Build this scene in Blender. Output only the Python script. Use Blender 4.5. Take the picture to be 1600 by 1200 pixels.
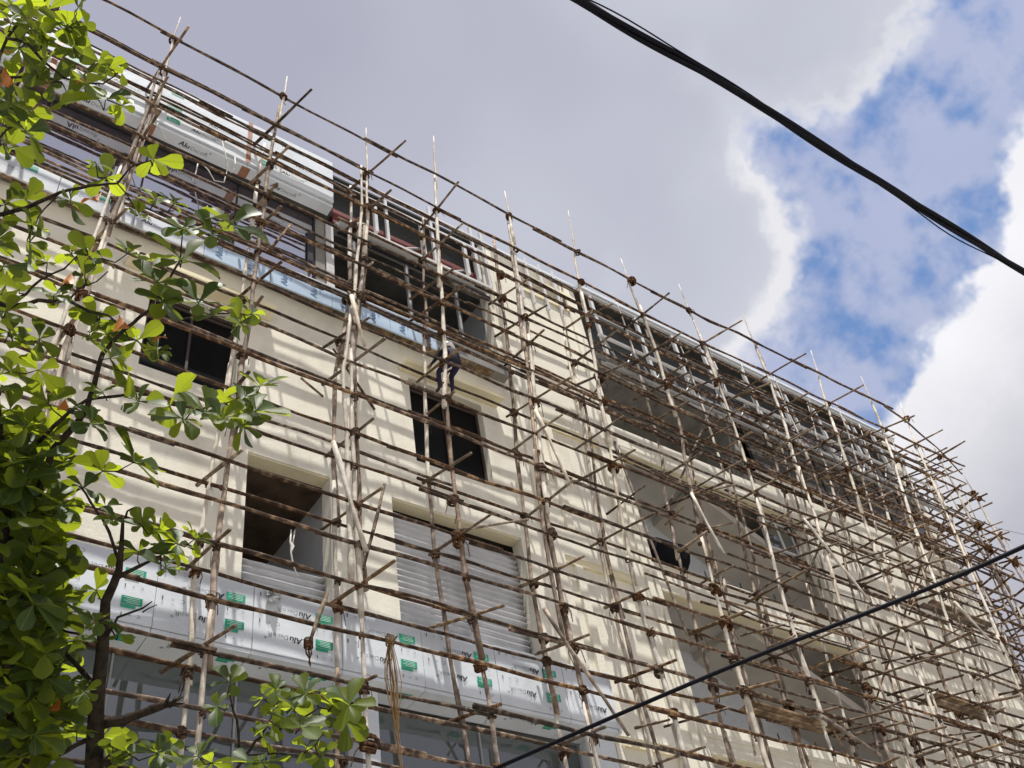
import bpy, bmesh, math, random
from mathutils import Vector, Matrix, noise
random.seed(11)
sc = bpy.context.scene
COL = sc.collection
for o in list(bpy.data.objects): bpy.data.objects.remove(o)

# ------------------------------------------------------------------ camera
CAM = Vector((0.0, -10.0, 1.6)); F = 1583.0
DX = Vector((0.8112678, 0.3295108, 0.48297741))    # world X in camera axes (right, down, forward)
DY = Vector((-0.56687603, 0.64556666, 0.51175703))
DZ = Vector((-0.14316465, -0.68896032, 0.71051922))
def ray(u, v):
    r = Vector((u-800, v-600, F)); return Vector((r.dot(DX), r.dot(DY), r.dot(DZ)))
def on_y(u, v, y):                     # photograph pixel -> point on the plane Y = y
    w = ray(u, v); t = (y-CAM.y)/w.y; return CAM + w*t
def on_z(u, v, z):
    w = ray(u, v); t = (z-CAM.z)/w.z; return CAM + w*t
def on_d(u, v, d):                     # at forward depth d
    return CAM + ray(u, v)*(d/F)
cd = bpy.data.cameras.new('camera'); cam = bpy.data.objects.new('camera', cd); COL.objects.link(cam)
cd.sensor_width = 36; cd.lens = 36*F/1600; cd.clip_start = .05; cd.clip_end = 3000
m = Matrix(((DX.x, -DX.y, -DX.z, CAM.x), (DY.x, -DY.y, -DY.z, CAM.y), (DZ.x, -DZ.y, -DZ.z, CAM.z), (0, 0, 0, 1)))
cam.matrix_world = m; sc.camera = cam
sc.render.resolution_x = 1024; sc.render.resolution_y = 768
sc.view_settings.view_transform = 'Standard'; sc.view_settings.look = 'None'
sc.view_settings.gamma = 1; sc.view_settings.use_curve_mapping = False
EXPO = 0.72
sc.view_settings.exposure = EXPO
try:
    sc.cycles.max_bounces = 5; sc.cycles.transparent_max_bounces = 8
except Exception: pass

# ------------------------------------------------------------------ node helper
class NT:
    def __init__(s, nt): s.nt = nt; s.n = nt.nodes; s.l = nt.links
    def new(s, t, **k):
        n = s.n.new(t)
        for a, b in k.items(): setattr(n, a, b)
        return n
    def put(s, inp, v):
        if isinstance(v, bpy.types.NodeSocket): s.l.new(v, inp)
        elif v is not None:
            if inp.type == 'RGBA' and len(v) == 3: v = (*v, 1)
            inp.default_value = v
    def math(s, op, a, b=None, c=None, clamp=False):
        n = s.new('ShaderNodeMath', operation=op, use_clamp=clamp)
        s.put(n.inputs[0], a); s.put(n.inputs[1], b); s.put(n.inputs[2], c); return n.outputs[0]
    def vmath(s, op, a, b=None, out=0):
        n = s.new('ShaderNodeVectorMath', operation=op); s.put(n.inputs[0], a)
        if b is not None: s.put(n.inputs[1], b)
        return n.outputs[out]
    def vscale(s, a, k):
        n = s.new('ShaderNodeVectorMath', operation='SCALE'); s.put(n.inputs[0], a); s.put(n.inputs['Scale'], k); return n.outputs[0]
    def noise(s, vec, scale, detail=4, rough=.55, dist=0, out='Fac'):
        n = s.new('ShaderNodeTexNoise'); s.put(n.inputs['Vector'], vec)
        n.inputs['Scale'].default_value = scale; n.inputs['Detail'].default_value = detail
        n.inputs['Roughness'].default_value = rough; n.inputs['Distortion'].default_value = dist
        return n.outputs[out]
    def ramp(s, f, stops):
        n = s.new('ShaderNodeValToRGB'); e = n.color_ramp.elements
        while len(e) < len(stops): e.new(.5)
        for i, (p, c) in enumerate(stops): e[i].position = p; e[i].color = (*c, 1) if len(c) == 3 else c
        s.put(n.inputs[0], f); return n.outputs[0]
    def sstep(s, f, a, b):
        n = s.new('ShaderNodeMapRange', interpolation_type='SMOOTHSTEP'); s.put(n.inputs[0], f)
        n.inputs[1].default_value = a; n.inputs[2].default_value = b; return n.outputs[0]
    def mix(s, f, a, b, mode='MIX'):
        n = s.new('ShaderNodeMix', data_type='RGBA', blend_type=mode); s.put(n.inputs[0], f)
        s.put(n.inputs[6], a); s.put(n.inputs[7], b); return n.outputs[2]

# ------------------------------------------------------------------ sky and sun
TOSUN = Vector((-0.10, -0.27, 0.95)).normalized()
sd = bpy.data.lights.new('sun', 'SUN'); sd.energy = 3.55; sd.angle = math.radians(.53); sd.color = (1, .965, .90)
sun = bpy.data.objects.new('sun', sd); COL.objects.link(sun); sun.location = (0, 0, 60)
sun.rotation_euler = TOSUN.to_track_quat('Z', 'Y').to_euler()
world = bpy.data.worlds.new('World'); sc.world = world; world.use_nodes = True
W = NT(world.node_tree); W.n.clear()
sky = W.new('ShaderNodeTexSky', sky_type='NISHITA'); sky.sun_disc = False
sky.sun_elevation = math.asin(TOSUN.z); sky.sun_rotation = math.atan2(TOSUN.x, TOSUN.y)
sky.air_density = 1.0; sky.dust_density = .1; sky.ozone_density = 5.0
bgs = W.new('ShaderNodeBackground'); W.l.new(sky.outputs[0], bgs.inputs[0]); bgs.inputs[1].default_value = .11
D = W.vmath('NORMALIZE', W.new('ShaderNodeTexCoord').outputs['Generated'])
def pixdir(u, v): return ray(u, v).normalized()
# one broken cloud sheet with a long gap of blue across it; n1 wrinkles its edges
wob = W.noise(D, 7, 5, .6); wob2 = W.noise(D, 24, 3, .6)
wv = W.math('ADD', W.math('MULTIPLY', W.math('SUBTRACT', wob, .5), .10), W.math('MULTIPLY', W.math('SUBTRACT', wob2, .5), .06))
def plane(a, b, c):                    # great circle through two directions, positive on c's side
    n = pixdir(*a).cross(pixdir(*b)).normalized()
    if n.dot(pixdir(*c)) < 0: n = -n
    return W.vmath('DOT_PRODUCT', D, n, 1)
def blob(u, v, r):
    return W.math('SUBTRACT', r/1750.0, W.vmath('DISTANCE', D, pixdir(u, v), 1))
fl = plane((1190, 0), (940, 700), (400, 300))
for b in ((1210, -10, 215), (1010, 230, 190), (1085, 390, 195), (1030, 500, 175)):
    fl = W.math('SMOOTH_MAX', fl, blob(*b), .03)
fr = plane((1690, 120), (1385, 660), (1740, 700))
fr = W.math('SMOOTH_MAX', fr, blob(1710, 280, 150), .02)
fl = W.math('ADD', fl, W.math('MULTIPLY', W.sstep(W.new('ShaderNodeSeparateXYZ').outputs[1], -.15, -.45), .6))
W.l.new(D, [n for n in W.n if n.bl_idname == 'ShaderNodeSeparateXYZ'][0].inputs[0])   # the sheet closes up behind the street
fl = W.math('ADD', fl, wv); fr = W.math('ADD', fr, W.math('MULTIPLY', wv, .8))
ml = W.sstep(fl, -.012, .022); mr = W.sstep(fr, -.008, .014)
big = W.noise(D, 2.6, 2, .5); mid = W.noise(D, 6, 4, .55)
K = 2**-EXPO
def k(c): return tuple(x*K for x in c)
tl = W.math('ADD', W.math('MULTIPLY', W.math('SUBTRACT', big, .5), 1.5), W.math('ADD', W.math('MULTIPLY', W.sstep(fl, .5, .05), .75), W.math('MULTIPLY', W.sstep(fl, .065, .0), .36)))
tl = W.math('ADD', tl, W.math('MULTIPLY', W.math('SUBTRACT', mid, .5), .35))
cl = W.ramp(tl, [(.0, k((.43, .44, .54))), (.45, k((.50, .51, .61))), (.85, k((.61, .63, .71))), (1, k((.82, .82, .86)))])
tr = W.math('ADD', W.sstep(fr, .24, .0), W.math('MULTIPLY', W.math('SUBTRACT', mid, .5), .6))
cr = W.ramp(tr, [(0, k((.42, .42, .50))), (.4, k((.55, .55, .62))), (.75, k((.72, .72, .77))), (1, k((.94, .94, .98)))])
th = W.math('ADD', W.math('MULTIPLY', W.noise(D, 17, 4, .55), .82), W.math('MULTIPLY', W.noise(D, 52, 2, .5), .18))
thm = W.math('MULTIPLY', W.sstep(th, .33, .59), .87)
ct = W.mix(W.noise(D, 9, 1), k((.42, .47, .69)), k((.55, .58, .73)))
cc = W.mix(ml, ct, cl); cc = W.mix(mr, cc, cr)
mask = W.math('MAXIMUM', W.math('MAXIMUM', ml, mr), thm)
bgc = W.new('ShaderNodeBackground'); W.l.new(cc, bgc.inputs[0]); bgc.inputs[1].default_value = 1
mx = W.new('ShaderNodeMixShader'); W.l.new(mask, mx.inputs[0]); W.l.new(bgs.outputs[0], mx.inputs[1]); W.l.new(bgc.outputs[0], mx.inputs[2])
try: world.cycles.sampling_method = 'NONE'   # an even, cloudy sky needs no importance map
except Exception: pass
wo = W.new('ShaderNodeOutputWorld'); W.l.new(mx.outputs[0], wo.inputs[0])

# ------------------------------------------------------------------ materials
MATS = {}
def mat(name, col, rough=.75, metal=0, spec=.4, var=.12, scale=6, bump=0, bscale=40, rnd=0, stain=None, col2=None, stretch=None, trans=0):
    if name in MATS: return MATS[name]
    mt = bpy.data.materials.new(name); mt.use_nodes = True; N = NT(mt.node_tree)
    bs = N.n['Principled BSDF']
    P = N.new('ShaderNodeNewGeometry').outputs['Position']
    if stretch: P2 = N.vmath('MULTIPLY', P, stretch)
    else: P2 = P
    nz = N.noise(P2, scale, 3, .6)
    dark = tuple(c*(1-var*1.6) for c in col); lite = tuple(min(1, c*(1+var)) for c in col2 or col)
    c = N.ramp(nz, [(.28, dark), (.5, col), (.74, lite)])
    if stain:
        sz = N.noise(N.vmath('MULTIPLY', P, (1, 1, .18)), stain[1], 4, .65)
        c = N.mix(N.math('MULTIPLY', N.sstep(sz, .5, .75), stain[2]), c, stain[0])
    if rnd:
        r = N.new('ShaderNodeObjectInfo').outputs['Random']
        hsv = N.new('ShaderNodeHueSaturation'); N.l.new(c, hsv.inputs['Color'])
        N.put(hsv.inputs['Value'], N.math('ADD', N.math('MULTIPLY', r, rnd), 1-rnd*.5))
        N.put(hsv.inputs['Saturation'], N.math('ADD', N.math('MULTIPLY', N.math('FRACT', N.math('MULTIPLY', r, 7.3)), .5), .72))
        c = hsv.outputs[0]
    N.l.new(c, bs.inputs['Base Color'])
    bs.inputs['Roughness'].default_value = rough; bs.inputs['Metallic'].default_value = metal
    bs.inputs['Specular IOR Level'].default_value = spec
    if bump:
        b = N.new('ShaderNodeBump'); b.inputs['Strength'].default_value = bump; b.inputs['Distance'].default_value = .01
        N.l.new(N.noise(P2, bscale, 2, .6), b.inputs['Height']); N.l.new(b.outputs[0], bs.inputs['Normal'])
    MATS[name] = mt; return mt
PLAST = mat('cream_plaster', (.80, .77, .665), .95, spec=.06, var=.07, scale=2.2, bump=.5, bscale=26, stain=((.56, .50, .40), 1.7, .42))
N = NT(PLAST.node_tree); bs = N.n['Principled BSDF']; src = bs.inputs['Base Color'].links[0].from_socket
P = N.new('ShaderNodeNewGeometry').outputs['Position']
v1 = N.new('ShaderNodeTexVoronoi'); v1.inputs['Scale'].default_value = 1.15; N.l.new(P, v1.inputs['Vector'])
hole = N.math('MULTIPLY', N.sstep(v1.outputs['Distance'], .040, .022), .55)
v2 = N.new('ShaderNodeTexVoronoi'); v2.inputs['Scale'].default_value = .55; N.l.new(N.vmath('ADD', P, N.vscale(N.noise(P, 1.5, 2, out='Color'), .8)), v2.inputs['Vector'])
sx = N.new('ShaderNodeSeparateXYZ'); N.l.new(v2.outputs['Color'], sx.inputs[0])
c = N.mix(N.math('MULTIPLY', sx.outputs[0], .16), src, (.60, .56, .47))
run = N.noise(N.vmath('MULTIPLY', P, (5, 5, .35)), 1.6, 4, .6)
c = N.mix(N.math('MULTIPLY', N.sstep(run, .60, .80), .35), c, (.45, .39, .29))
c = N.mix(hole, c, (.18, .15, .12)); N.l.new(c, bs.inputs['Base Color'])
YEL = mat('yellow_cream_plaster', (.78, .71, .50), .88, spec=.2, var=.05, scale=3, bump=.2)
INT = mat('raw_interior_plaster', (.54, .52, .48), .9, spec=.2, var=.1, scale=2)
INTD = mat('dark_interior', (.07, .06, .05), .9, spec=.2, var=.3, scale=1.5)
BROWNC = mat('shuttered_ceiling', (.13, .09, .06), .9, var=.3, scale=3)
CONC = mat('grey_concrete', (.25, .24, .22), .9, var=.2, scale=3, stain=((.18, .17, .15), 1.3, .5))
FILM = mat('white_protective_film', (.66, .70, .745), .6, spec=.08, var=.07, scale=1.8, bump=.45, bscale=7)
BLUEF = mat('pale_blue_film', (.50, .63, .78), .35, spec=.5, var=.07, scale=3, bump=.15, bscale=6)
TAPE = mat('brown_tape', (.32, .15, .09), .5, var=.15)
GREEN = mat('green_print', (.02, .33, .20), .4, var=.05)
BLACKP = mat('black_print', (.02, .02, .025), .5, var=.05)
GREYP = mat('grey_print', (.24, .26, .28), .5, var=.05)
ALU = mat('white_aluminium', (.66, .66, .66), .35, metal=.1, var=.05)
STEEL = mat('grey_steel', (.33, .33, .33), .55, metal=.15, var=.12)
BLKM = mat('black_metal', (.02, .02, .024), .4, var=.1)
RED = mat('red_oxide_primer', (.16, .03, .025), .7, var=.2)
SHEET = mat('dark_backing_sheet', (.05, .052, .05), .5, var=.35, scale=2.2, stretch=(1, 1, 3))
ZINC = mat('galvanised_sheet', (.52, .53, .55), .45, metal=.15, var=.13, scale=2.5, stain=((.25, .22, .2), 1.6, .45))
LEDG = mat('brown_timber_ledger', (.070, .041, .026), .8, spec=.25, var=.42, scale=9, bump=.7, bscale=55, rnd=.75, col2=(.25, .17, .105))
POLE = mat('pale_bamboo_pole', (.58, .52, .43), .7, spec=.3, var=.2, scale=5, bump=.5, bscale=45, rnd=.35, stain=((.17, .105, .065), 3.6, .85), col2=(.72, .67, .58))
POLEB = mat('brown_bamboo_pole', (.22, .165, .125), .75, spec=.3, var=.35, scale=6, bump=.6, bscale=45, rnd=.5, col2=(.42, .34, .26))
PUT = mat('tan_putlog', (.16, .11, .07), .75, spec=.3, var=.3, scale=7, bump=.6, bscale=45, rnd=.7, col2=(.34, .26, .17))
LASH = mat('coir_lashing', (.070, .038, .023), .95, spec=.1, var=.45, scale=30, bump=.8, bscale=120, rnd=.5, col2=(.17, .10, .058))
COIR = mat('golden_coir', (.24, .145, .065), .9, spec=.1, var=.3, scale=25)
ROPEW = mat('white_rope', (.62, .60, .55), .8, var=.1)
CABLE = mat('black_cable', (.004, .004, .008), .6, spec=.12, var=.2)
BARK = mat('dark_bark', (.035, .027, .02), .95, spec=.15, var=.5, scale=14, bump=1, bscale=40)
GROUND = mat('dusty_ground', (.50, .47, .42), .95, var=.2, scale=.6)
ROAD = mat('dusty_concrete_road', (.30, .29, .27), .9, var=.2, scale=2)
PLANK = mat('weathered_plank', (.16, .11, .07), .85, var=.4, scale=5, bump=.6, rnd=.6, col2=(.30, .22, .15))
def glass(name, tint, refl, rough=.02, wav=.01):
    mt = bpy.data.materials.new(name); mt.use_nodes = True; N = NT(mt.node_tree); N.n.clear()
    g = N.new('ShaderNodeBsdfGlossy'); g.inputs['Roughness'].default_value = rough; g.inputs['Color'].default_value = (.92, .93, .98, 1)
    d = N.new('ShaderNodeBsdfDiffuse'); d.inputs['Color'].default_value = (*tint, 1)
    b = N.new('ShaderNodeBump'); b.inputs['Strength'].default_value = .25; b.inputs['Distance'].default_value = wav
    N.l.new(N.noise(N.new('ShaderNodeNewGeometry').outputs['Position'], 1.3, 2), b.inputs['Height']); N.l.new(b.outputs[0], g.inputs['Normal'])
    x = N.new('ShaderNodeMixShader'); lw = N.new('ShaderNodeFresnel'); lw.inputs[0].default_value = 1.5
    N.put(x.inputs[0], N.math('ADD', N.math('MULTIPLY', lw.outputs[0], 1.0), refl, clamp=True))
    N.l.new(d.outputs[0], x.inputs[1]); N.l.new(g.outputs[0], x.inputs[2])
    o = N.new('ShaderNodeOutputMaterial'); N.l.new(x.outputs[0], o.inputs[0]); return mt
GL_SKY = glass('mirror_coated_glass', (.08, .06, .09), .62)
GL_DARK = glass('shopfront_glass', (.075, .09, .088), .11)
GL_BRN = glass('brown_window_glass', (.085, .078, .068), .02)
GL_BLACK = mat('black_window_glass', (.005, .005, .005), .35, spec=.06, var=.2)
def leafmat(name, c1, c2, tr):
    mt = bpy.data.materials.new(name); mt.use_nodes = True; N = NT(mt.node_tree); N.n.clear()
    gp = N.new('ShaderNodeNewGeometry').outputs['Position']
    isl = N.math('FRACT', N.math('ADD', N.new('ShaderNodeNewGeometry').outputs['Random Per Island'], N.new('ShaderNodeObjectInfo').outputs['Random'])); r = N.math('ADD', N.math('MULTIPLY', isl, .6), N.math('MULTIPLY', N.noise(gp, 9, 3), .4))
    uv = N.new('ShaderNodeSeparateXYZ'); N.l.new(N.new('ShaderNodeUVMap').outputs[0], uv.inputs[0])
    ax_ = N.math('ABSOLUTE', N.math('SUBTRACT', uv.outputs[0], .5)); rib = N.sstep(ax_, .022, .006)
    side_ = N.sstep(N.math('ABSOLUTE', N.math('SUBTRACT', N.math('FRACT', N.math('MULTIPLY', N.math('SUBTRACT', uv.outputs[1], N.math('MULTIPLY', ax_, .9)), 9.0)), .5)), .10, .02)
    vein = N.math('MAXIMUM', rib, N.math('MULTIPLY', side_, .45))
    c = N.mix(r, c1, c2); c = N.mix(N.math('MULTIPLY', vein, .6), c, (.14, .19, .05)); t = N.mix(r, tr, tuple(min(1, x*1.35) for x in tr))
    d = N.new('ShaderNodeBsdfPrincipled'); d.inputs['Roughness'].default_value = .48; d.inputs['Specular IOR Level'].default_value = .25; N.l.new(c, d.inputs['Base Color'])
    t = N.mix(N.math('MULTIPLY', vein, .5), t, (.10, .16, .02))
    tb = N.new('ShaderNodeBsdfTranslucent'); N.l.new(t, tb.inputs['Color'])
    x = N.new('ShaderNodeMixShader'); N.put(x.inputs[0], N.math('ADD', N.math('MULTIPLY', N.math('POWER', N.math('FRACT', N.math('MULTIPLY', isl, 5.37)), 1.3), .55), .08)); N.l.new(d.outputs[0], x.inputs[1]); N.l.new(tb.outputs[0], x.inputs[2])
    o = N.new('ShaderNodeOutputMaterial'); N.l.new(x.outputs[0], o.inputs[0]); return mt
LEAF = leafmat('green_leaf', (.011, .027, .006), (.028, .055, .011), (.42, .50, .025))
LEAFO = leafmat('orange_leaf', (.35, .09, .02), (.45, .16, .03), (.60, .15, .02))

# ------------------------------------------------------------------ mesh helpers
class MB:
    def __init__(s): s.v = []; s.f = []; s.mi = []
    def quad(s, a, b, c, d, mi=0):
        n = len(s.v); s.v += [tuple(a), tuple(b), tuple(c), tuple(d)]; s.f.append((n, n+1, n+2, n+3)); s.mi.append(mi); return s
    def box(s, x0, x1, y0, y1, z0, z1, mi=0):
        n = len(s.v)
        s.v += [(x, y, z) for z in (z0, z1) for y in (y0, y1) for x in (x0, x1)]
        for f in ((0, 2, 3, 1), (4, 5, 7, 6), (0, 1, 5, 4), (2, 6, 7, 3), (0, 4, 6, 2), (1, 3, 7, 5)):
            s.f.append(tuple(n+i for i in f)); s.mi.append(mi)
        return s
    def hexa(s, p, mi=0):              # eight corners in the order of box()
        n = len(s.v); s.v += [tuple(q) for q in p]
        for f in ((0, 2, 3, 1), (4, 5, 7, 6), (0, 1, 5, 4), (2, 6, 7, 3), (0, 4, 6, 2), (1, 3, 7, 5)):
            s.f.append(tuple(n+i for i in f)); s.mi.append(mi)
        return s
    def tube(s, pts, rad, sides=6, caps=True, mi=0):
        pts = [Vector(p) for p in pts]; n = len(pts)
        if not hasattr(rad, '__len__'): rad = [rad]*n
        base = len(s.v); up = None
        for i, p in enumerate(pts):
            t = (pts[min(i+1, n-1)]-pts[max(i-1, 0)])
            t = t.normalized() if t.length > 1e-9 else Vector((0, 0, 1))
            if up is None:
                up = t.orthogonal().normalized()
            up = (up - t*up.dot(t)); up = up.normalized() if up.length > 1e-6 else t.orthogonal().normalized()
            w = t.cross(up)
            for k_ in range(sides):
                a = 2*math.pi*k_/sides
                s.v.append(tuple(p+(up*math.cos(a)+w*math.sin(a))*rad[i]))
        for i in range(n-1):
            for k_ in range(sides):
                a = base+i*sides+k_; b = base+i*sides+(k_+1) % sides
                s.f.append((a, b, b+sides, a+sides)); s.mi.append(mi)
        if caps:
            s.f.append(tuple(base+k_ for k_ in reversed(range(sides)))); s.mi.append(mi)
            s.f.append(tuple(base+(n-1)*sides+k_ for k_ in range(sides))); s.mi.append(mi)
        return s
    def mesh(s, name, mats, smooth=False):
        me = bpy.data.meshes.new(name); me.from_pydata(s.v, [], s.f)
        for m_ in (mats if isinstance(mats, (list, tuple)) else [mats]): me.materials.append(m_)
        if any(s.mi): me.polygons.foreach_set('material_index', s.mi)
        if smooth: me.polygons.foreach_set('use_smooth', [True]*len(s.f))
        me.update(); return me
    def build(s, name, mats, parent=None, smooth=False):
        return add(name, s.mesh(name, mats, smooth), parent)
def add(name, me, parent=None, loc=None, rot=None):
    o = bpy.data.objects.new(name, me); COL.objects.link(o)
    if parent: o.parent = parent
    if loc is not None: o.location = loc
    if rot is not None: o.rotation_euler = rot
    return o
def tag(o, label=None, cat=None, group=None, kind=None):
    if label: o['label'] = label
    if cat: o['category'] = cat
    if group: o['group'] = group
    if kind: o['kind'] = kind
    return o
def empty(name, label, cat, loc=(0, 0, 0), group=None):
    o = bpy.data.objects.new(name, None); COL.objects.link(o); o.location = loc
    o.empty_display_size = .2
    return tag(o, label, cat, group)
def bx(name, mt, parent, *a): return MB().box(*a).build(name, mt, parent)
def bev(o, w=.012):
    b = o.modifiers.new('bevel', 'BEVEL'); b.width = w; b.segments = 2; b.limit_method = 'ANGLE'; return o
def holed(X0, X1, Z0, Z1, holes, y0, y1, extra_x=(), extra_z=()):
    """upright wall between y0 and y1 with rectangular openings (x0,x1,z0,z1)"""
    xs = sorted({X0, X1, *extra_x, *[h[0] for h in holes], *[h[1] for h in holes]}); xs = [x for x in xs if X0 <= x <= X1]
    zs = sorted({Z0, Z1, *extra_z, *[h[2] for h in holes], *[h[3] for h in holes]}); zs = [z for z in zs if Z0 <= z <= Z1]
    def solid(i, j):
        if not (0 <= i < len(xs)-1 and 0 <= j < len(zs)-1): return False
        x = (xs[i]+xs[i+1])/2; z = (zs[j]+zs[j+1])/2
        return not any(h[0] < x < h[1] and h[2] < z < h[3] for h in holes)
    B = MB()
    for i in range(len(xs)-1):
        for j in range(len(zs)-1):
            if not solid(i, j): continue
            a, b, c, d = xs[i], xs[i+1], zs[j], zs[j+1]
            B.quad((a, y0, c), (b, y0, c), (b, y0, d), (a, y0, d)); B.quad((b, y1, c), (a, y1, c), (a, y1, d), (b, y1, d))
            if not solid(i-1, j): B.quad((a, y1, c), (a, y0, c), (a, y0, d), (a, y1, d))
            if not solid(i+1, j): B.quad((b, y0, c), (b, y1, c), (b, y1, d), (b, y0, d))
            if not solid(i, j-1): B.quad((a, y1, c), (b, y1, c), (b, y0, c), (a, y0, c))
            if not solid(i, j+1): B.quad((a, y0, d), (b, y0, d), (b, y1, d), (a, y1, d))
    return B

# ------------------------------------------------------------------ ground
tag(MB().quad((-400, -400, 0), (400, -400, 0), (400, 400, 0), (-400, 400, 0)).build('ground', GROUND), kind='structure')
tag(MB().quad((-400, -14, .004), (400, -14, .004), (400, -5, .004), (-400, -5, .004)).build('road', ROAD), kind='structure')
tag(MB().box(-60, 60, -4.8, -2.0, -.05, .13).build('pavement', CONC), kind='structure')

# ------------------------------------------------------------------ the building
BL = empty('building', 'cream plastered multi-storey building under construction, wrapped in timber scaffolding', 'building', (0, 0, 0))
XC = 23.77; ROOF = 20.35
SLOTS = []   # openings of the front wall
holes = [(4.18, 5.46, 8.9, 11.6), (6.50, 8.93, 8.9, 11.6), (2.50, 3.92, 12.58, 14.35), (7.03, 8.56, 12.55, 14.50),
         (11.95, 17.25, 12.02, 14.74), (11.95, 17.25, 8.92, 11.40), (11.95, 17.25, 5.4, 8.36), (-8, 10.0, -1, 8.40),
         (9.85, 11.42, 12.1, 14.8), (9.82, 11.36, 9.0, 11.55), (9.8, 11.3, 5.6, 8.36)]
wall = holed(-8, XC, 0, 15.40, holes, 0, .25).build('wall', PLAST, BL)
# sunken panels of the broad pier: a back plate and a slim rib in each
for (a, b, c, d) in holes[-3:]:
    bx('recess_back', PLAST, BL, a-.05, b+.05, .09, .24, c-.05, d+.05)
    bx('rib', PLAST, BL, a+.22, a+.38, .02, .092, c+.0, d-.14)
    bx('rib', YEL, BL, a+.002, b-.002, .03, .094, d-.13, d-.002)
# upper wall of the pier, up to the roof, and the low wall under the top windows
pier = holed(9.25, 11.98, 15.402, 19.92, [(10.35, 11.75, 18.98, 19.42)], .002, .25).build('pier_wall', PLAST, BL)
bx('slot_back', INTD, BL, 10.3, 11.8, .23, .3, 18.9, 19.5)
MB().box(10.30, 11.80, -.06, 0, 19.42, 19.52).box(10.30, 11.80, -.05, 0, 18.88, 18.98).build('slot_frame', YEL, BL)
bx('sill_wall', PLAST, BL, 16.6, XC, .002, .25, 15.402, 16.12)
bx('side_wall', PLAST, BL, XC-.25, XC-.003, .252, 14, 0, 19.9)
bx('corner_pier', PLAST, BL, XC-.42, XC, .003, .25, 16.12, 19.9)
bx('band_top', PLAST, BL, 11.98, 16.6, .004, .25, 15.402, 15.47)
bx('roof_slab', CONC, BL, -8, XC-.26, .26, 14, 20.0, ROOF-.08)
# floor slabs and inner walls
bx('floor_slab', INT, BL, -8, XC-.26, .26, 9, 15.0, 15.38)
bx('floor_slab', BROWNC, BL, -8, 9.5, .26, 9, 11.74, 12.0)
bx('floor_slab', INT, BL, 9.5, XC-.26, .26, 9, 11.62, 11.9)
bx('floor_slab', INT, BL, -8, XC-.26, .26, 9, 8.5, 8.8)
bx('ceiling', SHEET, BL, -8, 9.3, .26, 9, 18.15, 18.4)
bx('ceiling', CONC, BL, 9.3, XC-.26, .26, 9, 17.72, 18.0)
BLUEW = mat('blue_grey_plaster', (.56, .59, .63), .9, var=.05)
WARM = mat('warm_grey_plaster', (.52, .485, .43), .9, var=.12, scale=1.2)
for z0, z1 in ((8.8, 11.62), (12.0, 15.0)):
    bx('back_wall', BLUEW, BL, 9.6, 19, 1.65, 1.85, z0, z1)
    bx('partition', WARM, BL, 17.5, 17.7, .26, 1.65, z0, z1)
    bx('partition', INT, BL, 9.4, 9.6, .26, 1.65, z0, z1)
bx('back_wall', INT, BL, -8, 9.4, 4.0, 4.2, 8.8, 11.74)
bx('partition', BLUEW, BL, 5.62, 5.8, .26, 4.0, 8.8, 11.74)
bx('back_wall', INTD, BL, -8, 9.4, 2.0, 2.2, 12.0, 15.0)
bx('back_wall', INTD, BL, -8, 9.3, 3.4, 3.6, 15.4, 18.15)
bx('partition', mat('slate_plaster', (.27, .28, .30), .9, var=.06), BL, 9.26, 9.42, .26, 3.4, 15.4, 18.15)
bx('back_wall', CONC, BL, 11.9, XC-.3, 3.4, 3.6, 15.4, 17.72)
bx('partition', CONC, BL, 16.4, 16.58, .26, 3.4, 15.4, 17.72)
# stairs behind the large openings
for dz in (0, -3.35):
    B = MB(); xa, za, xb, zb = 14.3, 15.0+dz, 17.49, 13.55+dz; t = .2
    B.hexa([(xa, .34, za-t), (xb, .34, zb-t), (xa, 1.645, za-t), (xb, 1.645, zb-t), (xa, .34, za-.03), (xb, .34, zb), (xa, 1.645, za-.03), (xb, 1.645, zb)])
    B.build('stair_flight', WARM, BL)
    rl = MB()
    for q in range(4): rl.tube([(14.0, .5, 12.2+dz+q*.14), (16.0, .5, 12.2+dz+q*.14)], .012, 5)
    for q in range(5): rl.tube([(14.0+q*.5, .5, 12.05+dz), (14.0+q*.5, .5, 12.75+dz)], .012, 5)
    rl.build('guard_rail', BLKM, BL)
# window in the far end of the upper large opening
wf = MB().box(16.2, 17.2, .27, .32, 13.90, 13.95).box(16.2, 17.2, .27, .32, 14.68, 14.73).box(16.2, 16.25, .27, .32, 13.95, 14.68).box(16.7, 16.76, .27, .32, 13.95, 14.68).box(17.15, 17.2, .27, .32, 13.95, 14.68).build('window_frame', ALU, BL)
bx('pane', GL_DARK, wf, 16.24, 16.71, .29, .30, 13.94, 14.69); bx('pane', GL_DARK, wf, 16.75, 17.16, .29, .30, 13.94, 14.69)
# hoods over the smaller windows, window frames with black panes
for (a, b, z) in ((6.84, 8.92, 14.58), (2.05, 4.42, 14.55)):
    bev(bx('window_hood', YEL, BL, a, b, -.28, -.002, z, z+.11), .015)
for (a, b, c, d) in ((2.50, 3.92, 12.58, 14.35), (7.03, 8.56, 12.55, 14.50)):
    f_ = MB()
    for (p, q, r, s_) in ((a, b, d-.07, d-.003), (a, b, d-.16, d-.11), (a, b, c+.003, c+.05)): f_.box(p+.003, q-.003, .13, .2, r, s_)
    f_.box(a+.003, a+.05, .131, .199, c+.05, d-.16).box(b-.05, b-.003, .131, .199, c+.05, d-.16).box((a+b)/2-.02, (a+b)/2+.02, .131, .199, c+.05, d-.16)
    f_ = f_.build('window_frame', mat('dark_brown_frame', (.05, .035, .03), .5), BL)
    bx('pane', GL_BLACK, f_, a+.04, b-.04, .16, .17, c+.04, d-.04)
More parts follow.
